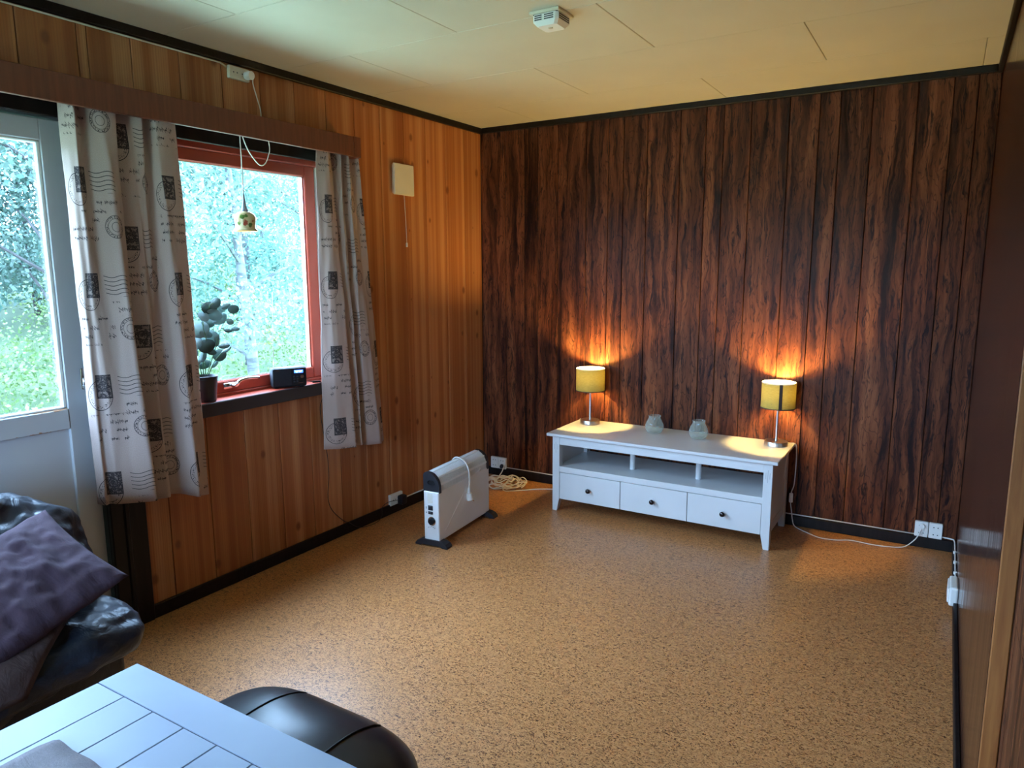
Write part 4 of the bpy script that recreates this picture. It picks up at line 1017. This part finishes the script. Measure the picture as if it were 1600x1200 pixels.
# cloth on the table
b = bmesh.new(); n_ = 22
x0, x1, y1, y0 = 1.222, 1.66, -3.528, -4.25; rows = []
for j in range(n_+1):
    row = []
    for i in range(n_+1):
        X, Y = x0+(x1-x0)*i/n_, y1+(y0-y1)*j/n_
        if i == 0 and j == 0: X += .010; Y -= .006
        X += .0015*math.sin(j*0.9+i*.2)*(i in (0, n_)); Y += .0015*math.sin(i*1.1)*(j in (0, n_))
        row.append(b.verts.new((X, Y, TT+.0022+.0022*(1+noise.noise(Vector((X*12, Y*9, 0))))+.0015*(1+math.sin(Y*70+X*22)*0.5))))
    rows.append(row)
for j in range(n_):
    for i in range(n_): b.faces.new((rows[j][i], rows[j+1][i], rows[j+1][i+1], rows[j][i+1]))
o = tag(link('table_cloth', b, 'grey_linen', smooth=True), 'grey linen cloth lying on the white coffee table', 'tablecloth')
md = o.modifiers.new('cloth_thickness', 'SOLIDIFY'); md.thickness = .0018

# ---- footstool
fs = empty('footstool', (1.523, -3.20, 0), label='black leather footstool partly behind the white coffee table', cat='footstool')
link('cushion', puffy(.328, .240, .112, 26, 3.4, 2.0, .0015, 5, 3), 'stool_leather', fs, (0, 0, .292), smooth=True)
for sx_ in (-.110, .150):
    pts = []
    for k in range(13):
        t = -1+2*k/12; yy = .238*t; q = (abs(sx_/.315)**3.6+abs(t*.992)**3.6)**(1/3.6); zz = .112*max(0, 1-min(1, q)**2.0)**(1/2.0)
        pts.append((sx_, yy*.995, .292+zz+.0015))
    link('seam', tube(pts, .0022, 6, 2), 'black_plastic', fs, smooth=True)
link('base', box(-.20, .20, -.16, .16, .05, .215, .01), 'black_plastic', fs)
for x in (-.16, .16):
    for y in (-.12, .12): link('foot', lathe([(0, 0), (.022, 0), (.026, .05), (0, .05)], 14, (x, y, 0)), 'black_plastic', fs, smooth=SM)

# ---- sofa
so_ = (0.43, -3.85, 0)
sf = empty('sofa', so_, label='black leather sofa in front of the white door', cat='sofa')
def sc(name, b, loc, rot=(0, 0, 0), m='sofa_leather'):
    return link(name, b, m, sf, (loc[0]-so_[0], loc[1]-so_[1], loc[2]-so_[2]), rot, smooth=True)
sc('base', box(.10, .60, -4.70, -3.02, .05, .28, .02, 2), (0, 0, 0)); 
for k in range(2):
    sc('seat_cushion', puffy(.280, .425, .118, 40, 5.5, 2.2, .022, 9, k*9+2), (.525, -3.425-k*.85, .374), (0.04 if k == 0 else 0, .05, 0))
    sc('back_cushion', puffy(.190, .480, .270, 40, 3.8, 2.3, .026, 9, k*5+1), (.250, -3.43-k*.95, .520), (0, -.10, 0))
for x in (.15, .55):
    for y in (-4.6, -3.12): sc('foot', lathe([(0, 0), (.022, 0), (.026, .05), (0, .05)], 14), (x, y, 0), m='black_plastic')
# pillow and flat cushion
def frame(o, c, e1, e2):
    e1, e2 = Vector(e1).normalized(), Vector(e2); n__ = e1.cross(e2).normalized(); e2 = n__.cross(e1)
    o.matrix_world = Matrix.Translation(c) @ Matrix((e1, e2, n__)).transposed().to_4x4()
pi_ = tag(link('throw_pillow', pillow(.205, .24, .135, 44, .020, 2), 'plum_fabric', smooth=True), 'plum throw pillow leaning on the black leather sofa', 'pillow')
frame(pi_, (.59, -3.335, .568), (.37, .03, -.14), (.01, -.42, -.17))
b = bmesh.new(); n_ = 24; ed = catmull([(.50, -3.04, .500), (.60, -3.10, .498), (.70, -3.22, .480), (.775, -3.33, .425), (.802, -3.40, .345)], 6)
rows = {}
for sd_ in (1, -1):
    for i in range(len(ed)):
        for j in range(n_+1):
            t = j/n_; e_ = i in (0, len(ed)-1) or j in (0, n_)
            if e_ and sd_ == -1: rows[sd_, i, j] = rows[1, i, j]; continue
            p = ed[i]+Vector((-.01, -.46, .0))*t
            th = 0 if e_ else .011*(min(1, min(i, len(ed)-1-i, j, n_-j)/2.5))**.5
            nn = Vector((.5, 0, .86)); w_ = .004*noise.noise(Vector((i*.35, j*.4, 2)))
            rows[sd_, i, j] = b.verts.new(p+nn*(sd_*th+w_+.010))
for sd_ in (1, -1):
    for i in range(len(ed)-1):
        for j in range(n_): b.faces.new([rows[sd_, i, j], rows[sd_, i+1, j], rows[sd_, i+1, j+1], rows[sd_, i, j+1]][::sd_])
tag(link('seat_pad', b, 'taupe_fabric', smooth=True), 'flat taupe cushion draped over the sofa seat under the plum pillow', 'cushion')
